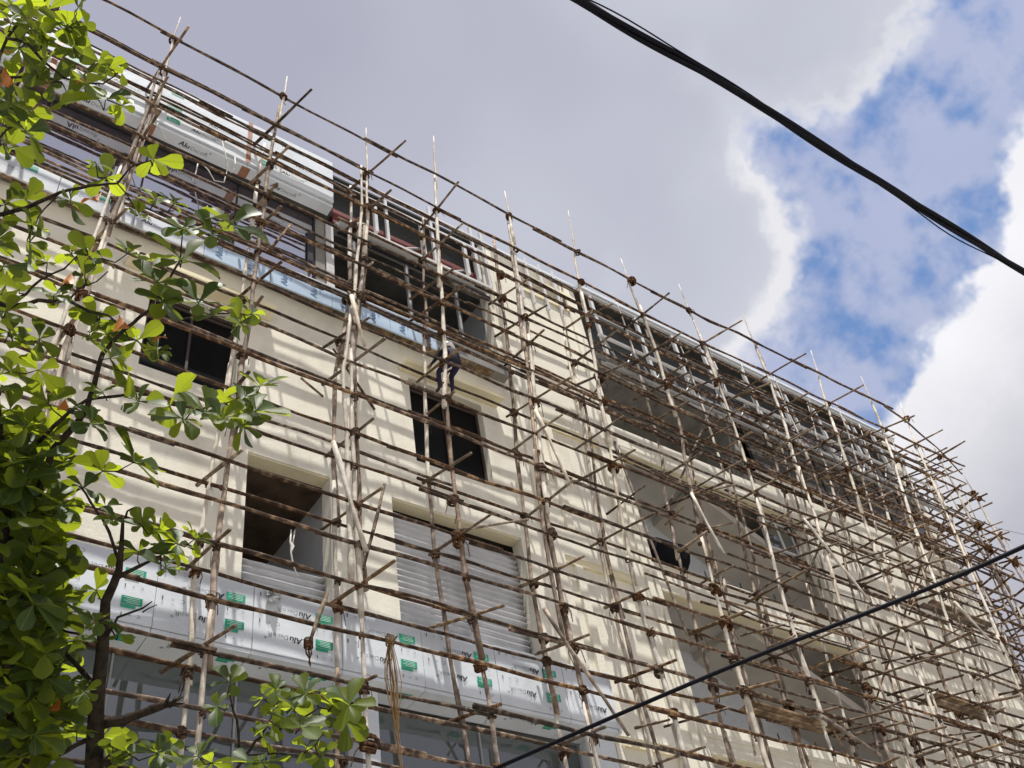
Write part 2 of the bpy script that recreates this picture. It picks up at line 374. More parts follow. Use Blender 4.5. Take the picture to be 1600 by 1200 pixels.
# lintel trim of the large openings
for z in (14.74, 11.40, 8.36):
    bx('lintel', PLAST, BL, 11.96, 17.24, -.04, .24, z-.005, z+.15); bx('lintel_soffit', YEL, BL, 11.97, 17.23, -.03, .15, z-.03, z-.007)
    bx('sill', PLAST, BL, 11.96, 17.24, -.03, .25, z-2.75, z-2.68)
for a, b, z in ((4.18, 5.46, 11.6), (6.5, 8.93, 11.6)):
    bx('lintel', YEL, BL, a+.002, b-.002, .03, .249, z-.02, z-.002)
# slim rounded strips that frame the openings beside the pier
for x, w in ((11.62, .14), (11.82, .10), (9.42, .12)):
    bx('pier_strip', PLAST, BL, x, x+w, -.05, -.002, 5.5, 15.38)
bx('pier_strip', PLAST, BL, 11.62, 11.78, -.05, 0, 15.40, 19.85)
bx('pier_strip', PLAST, BL, 9.42, 9.56, -.05, 0, 15.40, 19.85)
bx('pier_strip', PLAST, BL, 17.3, 17.46, -.05, -.002, 5.5, 15.38)
bx('parapet_cap', PLAST, BL, 11.98, XC+.05, -.06, .24, 15.475, 15.53) if False else None

# ---- printed film panels
def textmesh(txt, size, mt, shear=0.0, name='lettering'):
    cu = bpy.data.curves.new('t', 'FONT'); cu.body = txt; cu.size = size; cu.shear = shear
    cu.resolution_u = 2; cu.align_x = 'CENTER'; cu.align_y = 'CENTER'
    o = bpy.data.objects.new('t', cu); COL.objects.link(o)
    dg = bpy.context.evaluated_depsgraph_get(); me = bpy.data.meshes.new_from_object(o.evaluated_get(dg))
    bpy.data.objects.remove(o); bpy.data.curves.remove(cu); me.name = name
    me.materials.clear(); me.materials.append(mt); return me
def joined_text(specs, name):          # [(text,size,mat,shear,x,y,bold)] -> one flat mesh in the XY plane
    V, Fc, MI, ms = [], [], [], []
    for (t, s_, mt, sh, x, y, bold) in specs:
        me = textmesh(t, s_, mt, sh)
        for dx in ((0, bold) if bold else (0,)):
            n = len(V); z = .0004*(dx > 0)
            V += [(p.co.x+x+dx, p.co.y+y, z) for p in me.vertices]
            if mt not in ms: ms.append(mt)
            for p in me.polygons: Fc.append(tuple(n+i for i in p.vertices)); MI.append(ms.index(mt))
        bpy.data.meshes.remove(me)
    me = bpy.data.meshes.new(name); me.from_pydata(V, [], Fc)
    for m_ in ms: me.materials.append(m_)
    me.polygons.foreach_set('material_index', MI); me.update(); return me
LOGO = joined_text([('Alu', .155, BLACKP, .18, -.21, 0, .008), ('Dec', .115, GREYP, .05, .02, -.012, 0), ('oR', .13, GREYP, .05, .20, -.008, 0), ('*', .12, BLACKP, 0, .31, .04, 0)], 'lettering')
SMALL = joined_text([('C', .075, GREYP, 0, -.12, 0, 0), ('=', .075, GREYP, 0, 0, 0, 0), ('1', .085, BLACKP, 0, .12, 0, .004)], 'print_marks')
lb = MB(); lb.quad((-.12, -.06, 0), (.12, -.06, 0), (.12, .045, 0), (-.12, .045, 0)); lb.quad((-.05, .055, 0), (.12, .055, 0), (.12, .095, 0), (-.05, .095, 0))
LABEL = lb.mesh('green_label', GREEN)
lb = MB()
for q in range(4): lb.quad((-.09, -.045+q*.022, .001), (.09-.03*(q % 2), -.045+q*.022, .001), (.09-.03*(q % 2), -.037+q*.022, .001), (-.09, -.037+q*.022, .001))
WLINES = lb.mesh('label_text', mat('pale_print', (.55, .75, .65), .5))
def stick(name, me, parent, p, rx, ang, sc_=1.0):
    """lay a flat print on an upright (rx=90) or hanging (rx=180) face; ang turns it in its own plane"""
    o = add(name, me, parent, p); o.rotation_mode = 'XYZ'
    o.matrix_local = Matrix.Translation(Vector(p)) @ Matrix.Rotation(math.radians(rx), 4, 'X') @ Matrix.Rotation(math.radians(ang), 4, 'Z') @ Matrix.Scale(sc_, 4)
    return o
R_ = random.Random(4)
# fascia over the shopfront: panels hung upside down
YF = -.16; x = -2.9; i = 0
while x < 9.9:
    w = 1.20; x1 = min(x+w, 9.98)
    pn = bev(bx('fascia_panel', FILM, BL, x+.004, x1-.004, YF+R_.uniform(-.006, .006), -.005, 8.36, 9.26+R_.uniform(-.01, .01)), .006)
    sp = bev(bx('soffit_panel', FILM, BL, x+.004, x1-.004, YF+.02, .34, 8.30, 8.352), .006)
    yy = YF-.011; off = R_.uniform(-.05, .05)
    for row, z in enumerate((8.60, 8.98)):
        cx = x+.46+(.08 if row else -.04)+off
        if cx+.36 < x1: stick('lettering', LOGO, pn, (cx, yy, z), 90, 180, .78)
        gx = x+.95+off*.4
        if gx+.14 < x1:
            stick('green_label', LABEL, pn, (gx, yy, z+.02), 90, 180); stick('label_text', WLINES, pn, (gx, yy-.001, z+.02), 90, 180)
            stick('print_marks', SMALL, pn, (gx-.0, yy, z-.16), 90, 180, .8)
        stick('print_marks', SMALL, pn, (x+.2, yy, z+.17), 90, 180)
    stick('lettering', LOGO, sp, (x+.5, .04, 8.296), 180, 180, .9)
    stick('green_label', LABEL, sp, (x+.98, .05, 8.296), 180, 180, .9) if x+1.1 < x1 else None
    x += w; i += 1
rr = random.Random(9); B = MB(); p0 = on_y(428, 930, YF-.03); gp = []
for j in range(5):
    gp.append([(p0.x-.10+.20*i_/4*(1-j*.12)+rr.uniform(-.02, .02), YF-.03-rr.uniform(0, .05)-.01*j, p0.z+.10-.24*j/4+rr.uniform(-.015, .015)) for i_ in range(5)])
for j in range(4):
    for i_ in range(4): B.quad(gp[j+1][i_], gp[j+1][i_+1], gp[j][i_+1], gp[j][i_])
B.build('torn_film', mat('grey_film_back', (.20, .21, .21), .4, var=.4, scale=18), BL)
bx('fascia_end', FILM, BL, 9.985, 10.03, YF+.01, -.004, 8.30, 9.26)
# shopfront below
for (a, b) in ((5.83, 6.08), (9.62, 10.0), (1.2, 1.4)):
    c_ = bx('shopfront_pillar', FILM, BL, a, b, .02, .5, 0, 8.295)
    stick('print_marks', SMALL, c_, ((a+b)/2, .016, 7.6), 90, 180)
x = -7.9
for (a, b) in ((-7.9, 1.2), (1.4, 5.83), (6.08, 9.62)):
    n = max(2, round((b-a)/1.5)); f_ = MB()
    for q in range(n+1):
        xx = a+(b-a)*q/n; f_.box(xx-.012+.02*(q == 0)-.02*(q == n), xx+.012+.02*(q == 0)-.02*(q == n), .36, .42, 0, 8.29)
    f_.box(a+.04, b-.04, .361, .419, 6.82, 6.85)
    f_ = f_.build('shopfront_frame', STEEL, BL)
    for q in range(n):
        for z0, z1 in ((.1, 6.82), (6.85, 8.29)): bx('pane', GL_DARK, f_, a+(b-a)*q/n+.02, a+(b-a)*(q+1)/n-.02, .385, .395, z0, z1)
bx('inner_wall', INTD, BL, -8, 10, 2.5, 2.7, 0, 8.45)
# slab edge and pale blue strip of the top storey
bx('slab_edge', CONC, BL, -8, 9.24, -.20, .24, 15.402, 15.60)
for q in range(26): bx('shutter_board', PLANK, BL, -2+q*.42, -1.62+q*.42, -.19, -.01, 15.375+.01*(q % 3), 15.40)
bx('ledge', ALU, BL, -8, 9.22, -.20, -.004, 15.84, 15.89)
MB().box(-8, 9.22, .0, .24, 15.602, 16.14).build('upstand', PLAST, BL)
VERT = joined_text([('Alu', .17, mat('blue_print', (.08, .18, .33), .5), .1, -.10, 0, .006), ('D', .15, MATS['blue_print'], .05, .1, 0, 0), ('===', .07, MATS['blue_print'], 0, 0, -.12, 0)], 'lettering')
x = -2.6
while x < 7.5:
    x1 = min(x+1.15, 7.58); blue = x > 3.0
    pn = bev(bx('strip_panel', BLUEF if blue else FILM, BL, x+.004, x1-.004, -.235, -.203, 15.27, 15.82), .006)
    if blue:
        for q in (.25, .8):
            if x+q+.1 < x1: stick('lettering', VERT, pn, (x+q, -.239, 15.54), 90, 90)
    else:
        stick('green_label', LABEL, pn, (x+.7, -.239, 15.64), 90, 0); stick('lettering', LOGO, pn, (x+.36, -.239, 15.50), 90, 0, .8)
    x += 1.15
# top storey, left: mirror glass; middle: open room with posts; right: dark ribbon window
f_ = MB().box(-8, 5.25, .02, .08, 16.145, 16.20).box(-8, 5.25, .02, .08, 18.06, 18.14)
xs = [-8, -3.2, -1.4, .35, 2.05, 3.7, 5.22]
for q in xs: f_.box(q, q+.025, .021, .079, 16.20, 18.06)
f_ = f_.build('window_frame', BLKM, BL)
for a, b in zip(xs, xs[1:]): bx('pane', GL_SKY, f_, a+.03, b-.005, .045, .055, 16.20, 18.06)
MB().box(4.55, 5.2, -.02, .02, 16.55, 16.60).box(5.1, 5.2, -.02, .019, 16.6, 17.6).build('casement', BLKM, BL)
bx('column', ALU, BL, 5.48, 5.64, .0, .16, 16.145, 18.14)
bx('column', CONC, BL, 5.27, 5.46, .02, .2, 16.145, 18.14)
for xq in (6.1, 7.28, 8.45): 
    bx('mullion', STEEL, BL, xq, xq+.05, .06, .12, 16.145, 18.2); bx('mullion', BLKM, BL, xq+.055, xq+.075, .06, .12, 16.145, 18.2)
bx('beam', ALU, BL, 5.7, 9.24, -.22, -.06, 18.06, 18.13)
bx('beam', BLKM, BL, 5.7, 9.24, -.1, -.02, 17.86, 17.94)
bx('beam', CONC, BL, 5.7, 9.24, .0, .25, 18.21, 18.30)
bx('gable_infill', RED, BL, 5.7, 9.24, .10, .16, 18.41, 18.88)
bx('roof_deck', SHEET, BL, 5.55, 9.24, -.05, .298, 19.80, 19.855)
bx('roof_deck', SHEET, BL, 12.0, XC-.43, -.05, .318, 19.82, 19.88)
bx('roof_backing', SHEET, BL, 5.55, 9.24, .30, .36, 18.9, 20.2)
for xq in (5.75, 7.0, 8.2): MB().tube([(xq, -.1, 18.14), (xq+.75, .08, 18.85)], .03, 5).build('strut', STEEL, BL)
for z in (19.40, 19.86): bx('frame_rail', ALU, BL, 5.6, 9.24, -.16, -.10, z, z+.06)
for xq in (6.5, 7.62, 8.7, 8.98): bx('frame_upright', ALU, BL, xq, xq+.075, -.165, -.09, 18.35, 19.395); bx('frame_upright', ALU, BL, xq+.3, xq+.36, -.12, -.06, 18.14, 20.3 if xq > 7 else 19.85)
# top left: printed panels of the roof band over a dark soffit
x = -3.3; i = 0
while x < 5.4:
    x1 = min(x+1.75, 5.46)
    pn = bev(bx('parapet_panel', FILM, BL, x+.004, x1-.004, -.40, -.34, 18.24, 19.66), .006)
    sp = bev(bx('soffit_panel', FILM, BL, x+.004, x1-.004, -.36, -.13, 18.13, 18.20), .006)
    for r_, z in enumerate((18.46, 18.92, 19.40)):
        stick('lettering', LOGO, pn, (x+.95+(.25 if r_ % 2 else -.05), -.404, z), 90, 0, .8)
        stick('green_label', LABEL, pn, (x+.32, -.404, z), 90, 0); stick('label_text', WLINES, pn, (x+.32, -.405, z), 90, 0)
    stick('lettering', LOGO, sp, (x+.8, -.245, 18.126), 180, 0, .9)
    if x1 < 5.4:
        bx('tape', TAPE, pn, x1-.05, x1+.04, -.407, -.4035, 18.24, 19.66); bx('tape', TAPE, sp, x1-.09, x1+.07, -.36, -.13, 18.122, 18.128)
    x += 1.75
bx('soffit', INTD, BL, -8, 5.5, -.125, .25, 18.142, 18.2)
bx('roof_backing', SHEET, BL, -8, 5.5, .0, .1, 18.21, 19.6)
# top right: ribbon window and steel framing of the unfinished roof band
f_ = MB().box(16.62, XC-.43, .05, .12, 16.122, 16.17).box(16.62, XC-.43, .05, .12, 18.45, 18.52)
xs = [16.62+i_*.85 for i_ in range(9)]
for q in xs: f_.box(q, q+.05, .051, .119, 16.17, 18.45)
f_ = f_.build('window_frame', BLKM, BL)
for a, b in zip(xs, xs[1:]): bx('pane', GL_BRN, f_, a+.05, b, .08, .09, 16.17, 18.45)
bx('roof_backing', SHEET, BL, 12.0, XC-.43, .32, .40, 18.0, 20.2)
bx('gutter_pipe', STEEL, BL, 12.0, XC, -.12, .0, 17.62, 17.72)
for z, y in ((17.98, -.34), (17.08, -.30), (17.90, .05)):
    MB().tube([(12.0+q*1.18, y, z) for q in range(11)], .045, 6).build('truss_chord', ALU if y < -.32 else STEEL, BL)
q = 0; x = 12.1
while x < 23.3:
    MB().tube([(x, -.33, 17.95), (x+.45, -.29, 17.12)], .022, 5).build('truss_brace', STEEL, BL)
    MB().tube([(x+.45, -.29, 17.12), (x+.9, -.33, 17.95)], .022, 5).build('truss_brace', STEEL, BL)
    MB().tube([(x, -.33, 17.95), (x+.45,   .05, 17.9)], .02, 5).build('truss_brace', STEEL, BL)
    x += .9
x = 12.3; q = 0
while x < 23.4:
    bx('frame_upright', ALU, BL, x, x+.085, -.16, -.09, 17.6, 19.75 if q % 3 else 19.98)
    if q % 2: bx('frame_upright', ALU, BL, x+.38, x+.44, -.13, -.07, 18.3, 19.75)
    x += R_.uniform(.85, 1.5); q += 1
for z in (19.76, 19.0): bx('frame_rail', ALU if z > 19.5 else STEEL, BL, 12.0, XC, -.165, -.10, z, z+.055)
bx('coping', FILM, BL, 11.99, XC+.05, -.20, -.06, 19.86, 19.95)
bx('coping', FILM, BL, 9.25, 11.97, -.09, .28, 19.925, 20.0)
for xq in (10.2, 10.5, 10.9, 11.3): bx('frame_upright', ALU, BL, xq, xq+.06, -.10, -.055, 18.5, 20.15)

# ---- corrugated sheets standing in two openings
def corrug(name, x0, x1, z0, z1, y, tilt, label):
    B = MB(); n = int((z1-z0)/.105*6); rows = []
    for j in range(n+1):
        z = z0+(z1-z0)*j/n; dy = .030*math.sin(j*math.pi/3+.4)
        rows.append([(x0+(x1-x0)*i_/6, y+dy+.003*math.sin(i_*1.7+j*.03)+.03*(j/n)*tilt, z+tilt*(-.05+.10*i_/6)*(.2 if j < n else 1)) for i_ in range(7)])
    for j in range(n):
        for i_ in range(6): B.quad(rows[j][i_], rows[j][i_+1], rows[j+1][i_+1], rows[j+1][i_])
    me = B.mesh(name, ZINC); bm = bmesh.new(); bm.from_mesh(me); bmesh.ops.remove_doubles(bm, verts=bm.verts, dist=1e-4); bm.to_mesh(me); bm.free()
    me.polygons.foreach_set('use_smooth', [True]*len(me.polygons))
    o = add(name, me); s_ = o.modifiers.new('thickness', 'SOLIDIFY'); s_.thickness = .003
    return tag(o, label, 'metal sheet', 'corrugated sheets closing the openings')
corrug('corrugated_sheet', 6.53, 7.78, 8.95, 11.42, .19, -.8, 'corrugated metal sheet filling the left half of the wide second-row opening')
corrug('corrugated_sheet', 7.70, 8.90, 8.95, 11.33, .225, -1.2, 'corrugated metal sheet filling the right half of the wide second-row opening')
corrug('corrugated_sheet', 4.21, 5.43, 8.95, 9.92, .17, .3, 'low corrugated metal sheet across the bottom of the narrow shaded opening')
# black tub on the sill of the upper large opening
B = MB(); ax = Vector((1, .1, -.1)).normalized(); c0 = Vector((12.12, .16, 12.44))
prof = [(-.02, .02), (0, .25), (.1, .31), (.3, .34), (.5, .36), (.62, .37), (.64, .41), (.70, .41), (.72, .36), (.75, .1)]
B.tube([c0+ax*a for a, _ in prof], [r for _, r in prof], 18)
tag(B.build('plastic_tub', mat('black_plastic', (.008, .008, .011), .75, spec=.08, var=.2), None, True), 'round black plastic tub lying on the sill of the upper large opening', 'tub')

# ------------------------------------------------------------------ scaffold
SC = empty('scaffold', 'lashed bamboo and timber pole scaffold covering the whole facade', 'scaffold', (0, -.7, 0))
def child(name, me, sub=SC):
    o = bpy.data.objects.new(name, me); COL.objects.link(o); o.parent = sub; o.matrix_parent_inverse = Matrix.Translation((0, .7, 0)) if sub is SC else Matrix(); return o
RS = random.Random(21)
def stick_mesh(pts, r0, r1, mt, name, sides=6, wob=.016, seed=None, knots=True):
    """a natural pole through pts: slightly crooked, tapered, with nodes"""
    pts = [Vector(p) for p in pts]; L = sum((b-a).length for a, b in zip(pts, pts[1:])); n = max(3, int(L/.32))
    out, rad = [], []; sx = RS.uniform(0, 99)
    for i in range(n+1):
        t = i/n*L; acc = 0
        for a, b in zip(pts, pts[1:]):
            d = (b-a).length
            if acc+d >= t-1e-6: p = a.lerp(b, (t-acc)/d if d else 0); break
            acc += d
        k_ = math.sin(math.pi*i/n)*.6+.4
        nv = noise.noise_vector(Vector((t*.9+sx, sx*.3, 0)))
        out.append(p+nv*wob*2*k_); f_ = i/n
        rad.append((r0+(r1-r0)*f_)*(1+RS.uniform(-.12, .14)+(.22 if knots and RS.random() < .2 else 0)))
    return MB().tube(out, rad, sides).mesh(name, mt, True)
COLS = [  # (Z, X) knots of every pole row
 [(0, -.6), (8, -.5), (12, -.45), (18, -.1), (21, .1)],
 [(0, 1.35), (9, 1.35), (11.6, 1.37), (14.5, 1.56), (18, 1.79), (21, 1.88)],
 [(0, 3.4), (7, 3.42), (9.7, 3.45), (12, 3.6), (15, 3.75), (18, 3.9), (21, 4.1)],
 [(0, 5.2), (7, 5.28), (11, 5.28), (13.3, 5.32), (15.2, 5.6), (17.5, 5.78), (21, 5.9)],
 [(0, 7.1), (7, 7.05), (9.6, 6.9), (11, 6.89), (13.2, 7.0), (15.1, 7.18), (18.4, 7.41), (22, 7.7)],
 [(0, 8.6), (7.3, 8.6), (9.4, 8.58), (10.8, 8.6), (13, 8.8), (15.5, 9.1), (18.9, 9.36), (21, 9.45)],
 [(0, 10.2), (7.5, 10.22), (11, 10.18), (12.8, 10.42), (15.7, 10.8), (18.3, 11.05), (22, 11.55)],
 [(0, 11.9), (7.8, 11.92), (10, 12.0), (12.9, 12.3), (14.8, 12.75), (18, 12.9), (21, 12.88)],
 [(0, 13.4), (8, 13.6), (11, 13.9), (13, 14.3), (16, 14.7), (21, 14.8)],
 [(0, 14.9), (8.5, 15.1), (10.6, 15.5), (13.2, 16.05), (16.4, 16.7), (18.5, 17.0), (21, 17.2)],
 [(0, 16.5), (8, 16.9), (12, 17.6), (14.5, 18.2), (17.4, 18.9), (19, 19.3), (21, 19.85)],
 [(0, 18.2), (8, 18.7), (12, 19.5), (15, 20.3), (16.3, 20.8), (18.7, 21.5), (21, 22.0)],
 [(0, 20), (8, 20.5), (12, 21.3), (15, 22.1), (18.4, 22.8), (21, 23.6)],
 [(0, 21.8), (8, 22.2), (12, 22.8), (15, 23.4), (18.4, 23.9), (20.3, 24.1)],
 [(0, 23.9), (8, 24.2), (14, 24.55), (20, 24.95)]]
def colx(c, z):
    for (a, b), (c_, d) in zip(c, c[1:]):
        if z <= c_: return b+(d-b)*(z-a)/(c_-a)
    return c[-1][1]
YO, YI = -1.0, -.40
npole = 0
def pole_row(c, y, ztop, z0=4.2, mt_bias=.6, dx=0, tip=True, r=.036):
    global npole
    z = z0
    while z < ztop-.5:
        L = RS.uniform(3.6, 5.2); z1 = min(z+L, ztop)
        if ztop-z1 < 1.2: z1 = ztop
        last = z1 >= ztop-.01
        off = RS.uniform(-.03, .03); yo = RS.uniform(-.03, .03)
        pts = [(colx(c, zz)+dx+off, y+yo, zz) for zz in [z+(z1-z)*k_/4 for k_ in range(5)]]
        pts[0] = (pts[0][0]+RS.uniform(-.05, .05), pts[0][1], pts[0][2])
        mt = POLE if RS.random() < mt_bias else POLEB
        me = stick_mesh(pts, r*RS.uniform(.95, 1.15), .009 if (last and tip) else r*RS.uniform(.65, .85), POLE if last and tip else mt, 'pole', 7, .018)
        child('pole', me); npole += 1
        if last: break
        z = z1-RS.uniform(.5, .9)
tops = [20.6, 21.1, 20.95, 20.5, 21.75, 20.85, 21.6, 20.6, 20.75, 20.95, 20.85, 20.85, 20.4, 18.9, 18.3]
for i, c in enumerate(COLS):
    pole_row(c, YO, tops[i], mt_bias=.75)
    pole_row(c, YI, RS.uniform(18.8, 19.8), mt_bias=.45, dx=.02, tip=i > 5, r=.033)
    if i in (1, 3, 5):                 # doubled and tripled rows
        for q in range(2): pole_row(c, YO+.05*q, 18.9-1.5*q, z0=9 if i != 1 else 7, mt_bias=.4, dx=(-.09, .08)[q], tip=False, r=.032)
    elif i > 5 and i % 2 == 0: pole_row(c, YI-.05, 15.5, z0=6, mt_bias=.4, dx=.12, tip=False, r=.03)
    if i >= 7 and i % 2: pole_row([(a, b+.85+RS.uniform(-.15, .15)) for a, b in c], YI-.02, 17.8-RS.random()*3, mt_bias=.4, tip=False, r=.027)
    if i >= 9: pole_row([(a, b+.5+RS.uniform(-.3, .3)) for a, b in c], YO+.12, min(tops[i]-.6, 19.6)-RS.random()*1.5, mt_bias=.5, tip=True, r=.026)
# ledgers
OUT = [6.2, 6.9, 7.6, 8.25, 8.95, 9.58, 10.22, 10.92, 11.55, 12.3, 13.05, 13.95, 14.75, 15.55, 16.35, 17.45, 18.72, 20.0]
INN = [7.0, 7.72, 9.03, 9.43, 10.38, 11.76, 13.1, 14.2, 15.35, 16.6, 17.7, 18.55]
def rowz(z, x):
    s_ = .012+.0022*max(0, z-8)
    return z - s_*(min(x, 14)-5) + (0.012*(x-14) if x > 14 and z > 17 else -.012*max(0, x-14))
nl = 0; LEDGERS = []
def ledger(z, y, xa, xb, r=.029, mt=LEDG, zf=rowz):
    global nl
    x = xa
    while x < xb-.6:
        L = RS.uniform(3.6, 5.6); x1 = min(x+L, xb)
        if xb-x1 < 1: x1 = xb
        dz = RS.uniform(-.02, .02); dy = RS.uniform(-.03, .03); t0 = RS.uniform(-.025, .025)
        n = 6
        pts = [(x+(x1-x)*k_/n, y+dy, zf(z, x+(x1-x)*k_/n)+dz+t0*(k_/n-.5)*2) for k_ in range(n+1)]
        me = stick_mesh(pts, r*RS.uniform(.9, 1.2), r*RS.uniform(.62, .85), mt, 'ledger', 6, .02)
        child('ledger', me); nl += 1
        if x1 >= xb-.01: break
        x = x1-RS.uniform(.35, .8)
for z in OUT: ledger(z, YO-.06, -2.5+RS.random(), 25.05 if z < 19.5 else 22.6)
for z in INN: ledger(z, YI-.06, -2.5+RS.random() if z != 17.7 else 5.5, 24.4)
for z in (15.12, 15.28, 18.52, 18.62, 16.52): 
    for y in ((-.6, -.85) if z != 16.52 else (-.7,)): ledger(z+RS.uniform(-.05, .05), y, -2+RS.random()*2, 24.6, .024)
for z in (9.2, 11.95, 13.35): ledger(z, YO-.03, 11+RS.random()*2, 25, .022)
for z in (18.3, 18.9): ledger(z, YO-.03, -2, 6, .022)
for z in (9.85, 12.6, 14.6, 15.9, 17.1, 17.95): ledger(z+RS.uniform(-.12, .12), YI-.05+RS.uniform(-.2, .1), 11.5+RS.random()*4, 24.6, .02)
for z in (16.0, 16.9, 18.1): ledger(z+RS.uniform(-.12, .12), YO+.1, 15+RS.random()*3, 24.8, .022)
# putlogs: short cross sticks, outer end a little lower
npu = 0
for i, c in enumerate(COLS):
    for z in OUT:
        if z > tops[i]-.1: continue
        lift = z in (7.6, 8.95, 10.22, 11.55, 13.05, 13.95, 15.55, 16.35, 17.45, 18.72)
        if not lift or RS.random() < .1: continue
        x = colx(c, z)+RS.uniform(-.06, .06); zz = rowz(z, x); tl_ = RS.uniform(.14, .32); sk_ = RS.uniform(-.22, .04)
        if z == 18.72: ya, yb = -.35, RS.uniform(-2.1, -1.8)
        else: ya, yb = RS.uniform(-.4, -.1), (RS.uniform(-1.8, -1.2) if i < 12 else RS.uniform(-1.35, -1.15))
        def at(y): return (x+sk_*(y-YO), y, zz+.065+tl_*(y-YO))
        child('putlog', stick_mesh([at(ya), at((ya+yb)/2), at(yb)], .026*RS.uniform(.85, 1.2), .022, PUT if RS.random() < .75 else LEDG, 'putlog', 6, .008)); npu += 1
        if i >= 7 and RS.random() < .55:   # extra sticks in the crowded right half
            x += RS.uniform(.5, 1.0); zz = rowz(z, x); ya = RS.uniform(-.5, -.1); yb = ya-(RS.uniform(.9, 1.6) if i < 11 else RS.uniform(.7, 1.0))
            child('putlog', stick_mesh([at(ya), at((ya+yb)/2), at(yb)], .024, .02, PUT, 'putlog', 6, .008)); npu += 1
# diagonal braces and leaning spare poles, each read off its two ends
for (a, b, y, r, mt) in (((520, 690), (572, 862), -1.1, .034, POLE), ((549, 462), (570, 540), -1.12, .03, POLE), ((601, 757), (568, 890), -1.1, .02, LEDG),
        ((836, 640), (893, 760), -1.1, .026, POLE), ((1080, 770), (1132, 865), -1.12, .028, POLE), ((1255, 810), (1360, 940), -1.08, .026, POLE), ((850, 950), (983, 1150), -1.1, .03, POLEB),
        ((1490, 940), (1565, 1020), -1.1, .028, POLE), ((1285, 1120), (1375, 1180), -1.1, .03, POLEB), ((720, 828), (825, 812), -1.1, .022, PUT), ((1060, 862), (1105, 830), -1.25, .026, PUT),
        ((585, 640), (520, 545), -.5, .02, LEDG), ((960, 690), (1080, 1010), -.5, .024, POLEB), ((1210, 660), (1300, 980), -.55, .024, POLEB), ((1120, 620), (1040, 800), -.6, .022, LEDG), ((1330, 720), (1262, 900), -.6, .022, LEDG), ((1400, 760), (1480, 1010), -.7, .024, POLEB), ((1440, 880), (1370, 1090), -.6, .022, LEDG), ((1230, 1010), (1330, 1190), -.6, .024, POLEB), ((1480, 800), (1420, 960), -.6, .02, LEDG), ((1130, 900), (1180, 1180), -.6, .022, POLEB), ((880, 520), (905, 650), -.5, .02, POLE), ((512, 925), (482, 1008), -1.05, .022, PUT), ((418, 395), (455, 350), -1.2, .024, LEDG), ((505, 620), (470, 590), -1.0, .02, PUT)):
    child('brace', stick_mesh([on_y(*a, y), on_y(*b, y-.05)], r*1.05, r*.8, mt, 'brace', 7, .012))
for q in range(16):
    xa = RS.uniform(10.5, 19); L = RS.uniform(3, 6); z = RS.uniform(8, 18); y = RS.uniform(-1.12, -.45); tl_ = RS.uniform(-.09, .05)
    child('ledger', stick_mesh([(xa+L*t, y, rowz(z, xa+L*t)+tl_*(t-.5)*L-.04*math.sin(math.pi*t)) for t in (0, .25, .5, .75, 1)], .022, .015, RS.choice((LEDG, LEDG, PUT)), 'ledger', 6, .025)); nl += 1
for q in range(60):
    x = RS.uniform(10, 24.2); z = RS.choice(OUT[3:-1])+RS.uniform(-.05, .05); zz = rowz(z, x); a = RS.uniform(-.9, -.3); b = a-RS.uniform(.5, 1.0); sk_ = RS.uniform(-.5, .3); tl_ = RS.uniform(.05, .35)
    child('putlog', stick_mesh([(x, a, zz+.05), (x+sk_*(b-a), b, zz+.05+tl_*(b-a))], .021, .016, PUT if q % 3 else LEDG, 'putlog', 6, .01)); npu += 1
# planks laid on the lifts
for (x0, x1, z, y, n) in ((12.3, 14.6, 9.0, -.55, 2), (18.0, 20.0, 10.35, -.6, 2), (19.5, 22.0, 13.0, -.6, 2)):
    for q in range(n):
        a = x0+RS.uniform(-.3, .3); yy = y+q*-.17; zz = rowz(z, (x0+x1)/2)+.04
        o = child('plank', MB().hexa([(a, yy-.07, zz), (x1, yy-.06, zz-.05), (a, yy+.07, zz), (x1, yy+.07, zz-.05), (a, yy-.07, zz+.035), (x1, yy-.06, zz-.015), (a, yy+.07, zz+.035), (x1, yy+.07, zz-.015)]).mesh('plank', PLANK))
# return of the scaffold round the far corner
child('ledger', stick_mesh([(22.2, YO-.05, 19.72), (23.0, YO-.06, 19.5), (24.1, YO-.05, 18.85), (24.75, YO, 18.2)], .024, .018, LEDG, 'ledger', 6, .02)); nl += 1
XS0, XS1 = 24.05, 24.72
for j, yy in enumerate((.1, .9, 1.8, 2.6, 3.5, 4.3, 6.0)):
    for xq in (XS0, XS1):
        c = [(0, xq-.2), (21, xq+.2)]
        pole_row(c, yy, 17.9-.3*j+(.3 if xq == XS1 else 0), mt_bias=.4, tip=False, r=.03)
    for z in OUT[3:-2]:
        if RS.random() < .85:
            z_ = rowz(z, 24.5); child('putlog', stick_mesh([(XS0-.35, yy+.05, z_+.1), (XS1+.25, yy, z_-.05)], .024, .02, LEDG, 'putlog', 6, .008))
for z in OUT[3:-2]:
    z_ = rowz(z, 24.5)
    for xq in (XS1+.08, XS0-.05):
        child('ledger', stick_mesh([(xq-.3, -1.2, z_), (xq+.1, 1.2, z_-.02), (xq+.12, 3.8, z_-.06), (xq+.1, 6.6, z_-.12)], .027, .02, LEDG, 'ledger', 6, .02)); nl += 1
# past three hundred ledgers the farthest ones are one part
led = sorted([o for o in SC.children if o.name.split('.')[0] == 'ledger'], key=lambda o: (Vector(o.data.vertices[len(o.data.vertices)//2].co)-CAM).length)
if len(led) > 300:
    B = MB()
    for o in led[300:]:
        n = len(B.v); B.v += [tuple(v.co) for v in o.data.vertices]
        for p in o.data.polygons: B.f.append(tuple(n+i_ for i_ in p.vertices)); B.mi.append(0)
        bpy.data.objects.remove(o)
    tag(child('far_ledgers', B.mesh('far_ledgers', LEDG, True)), kind='stuff')
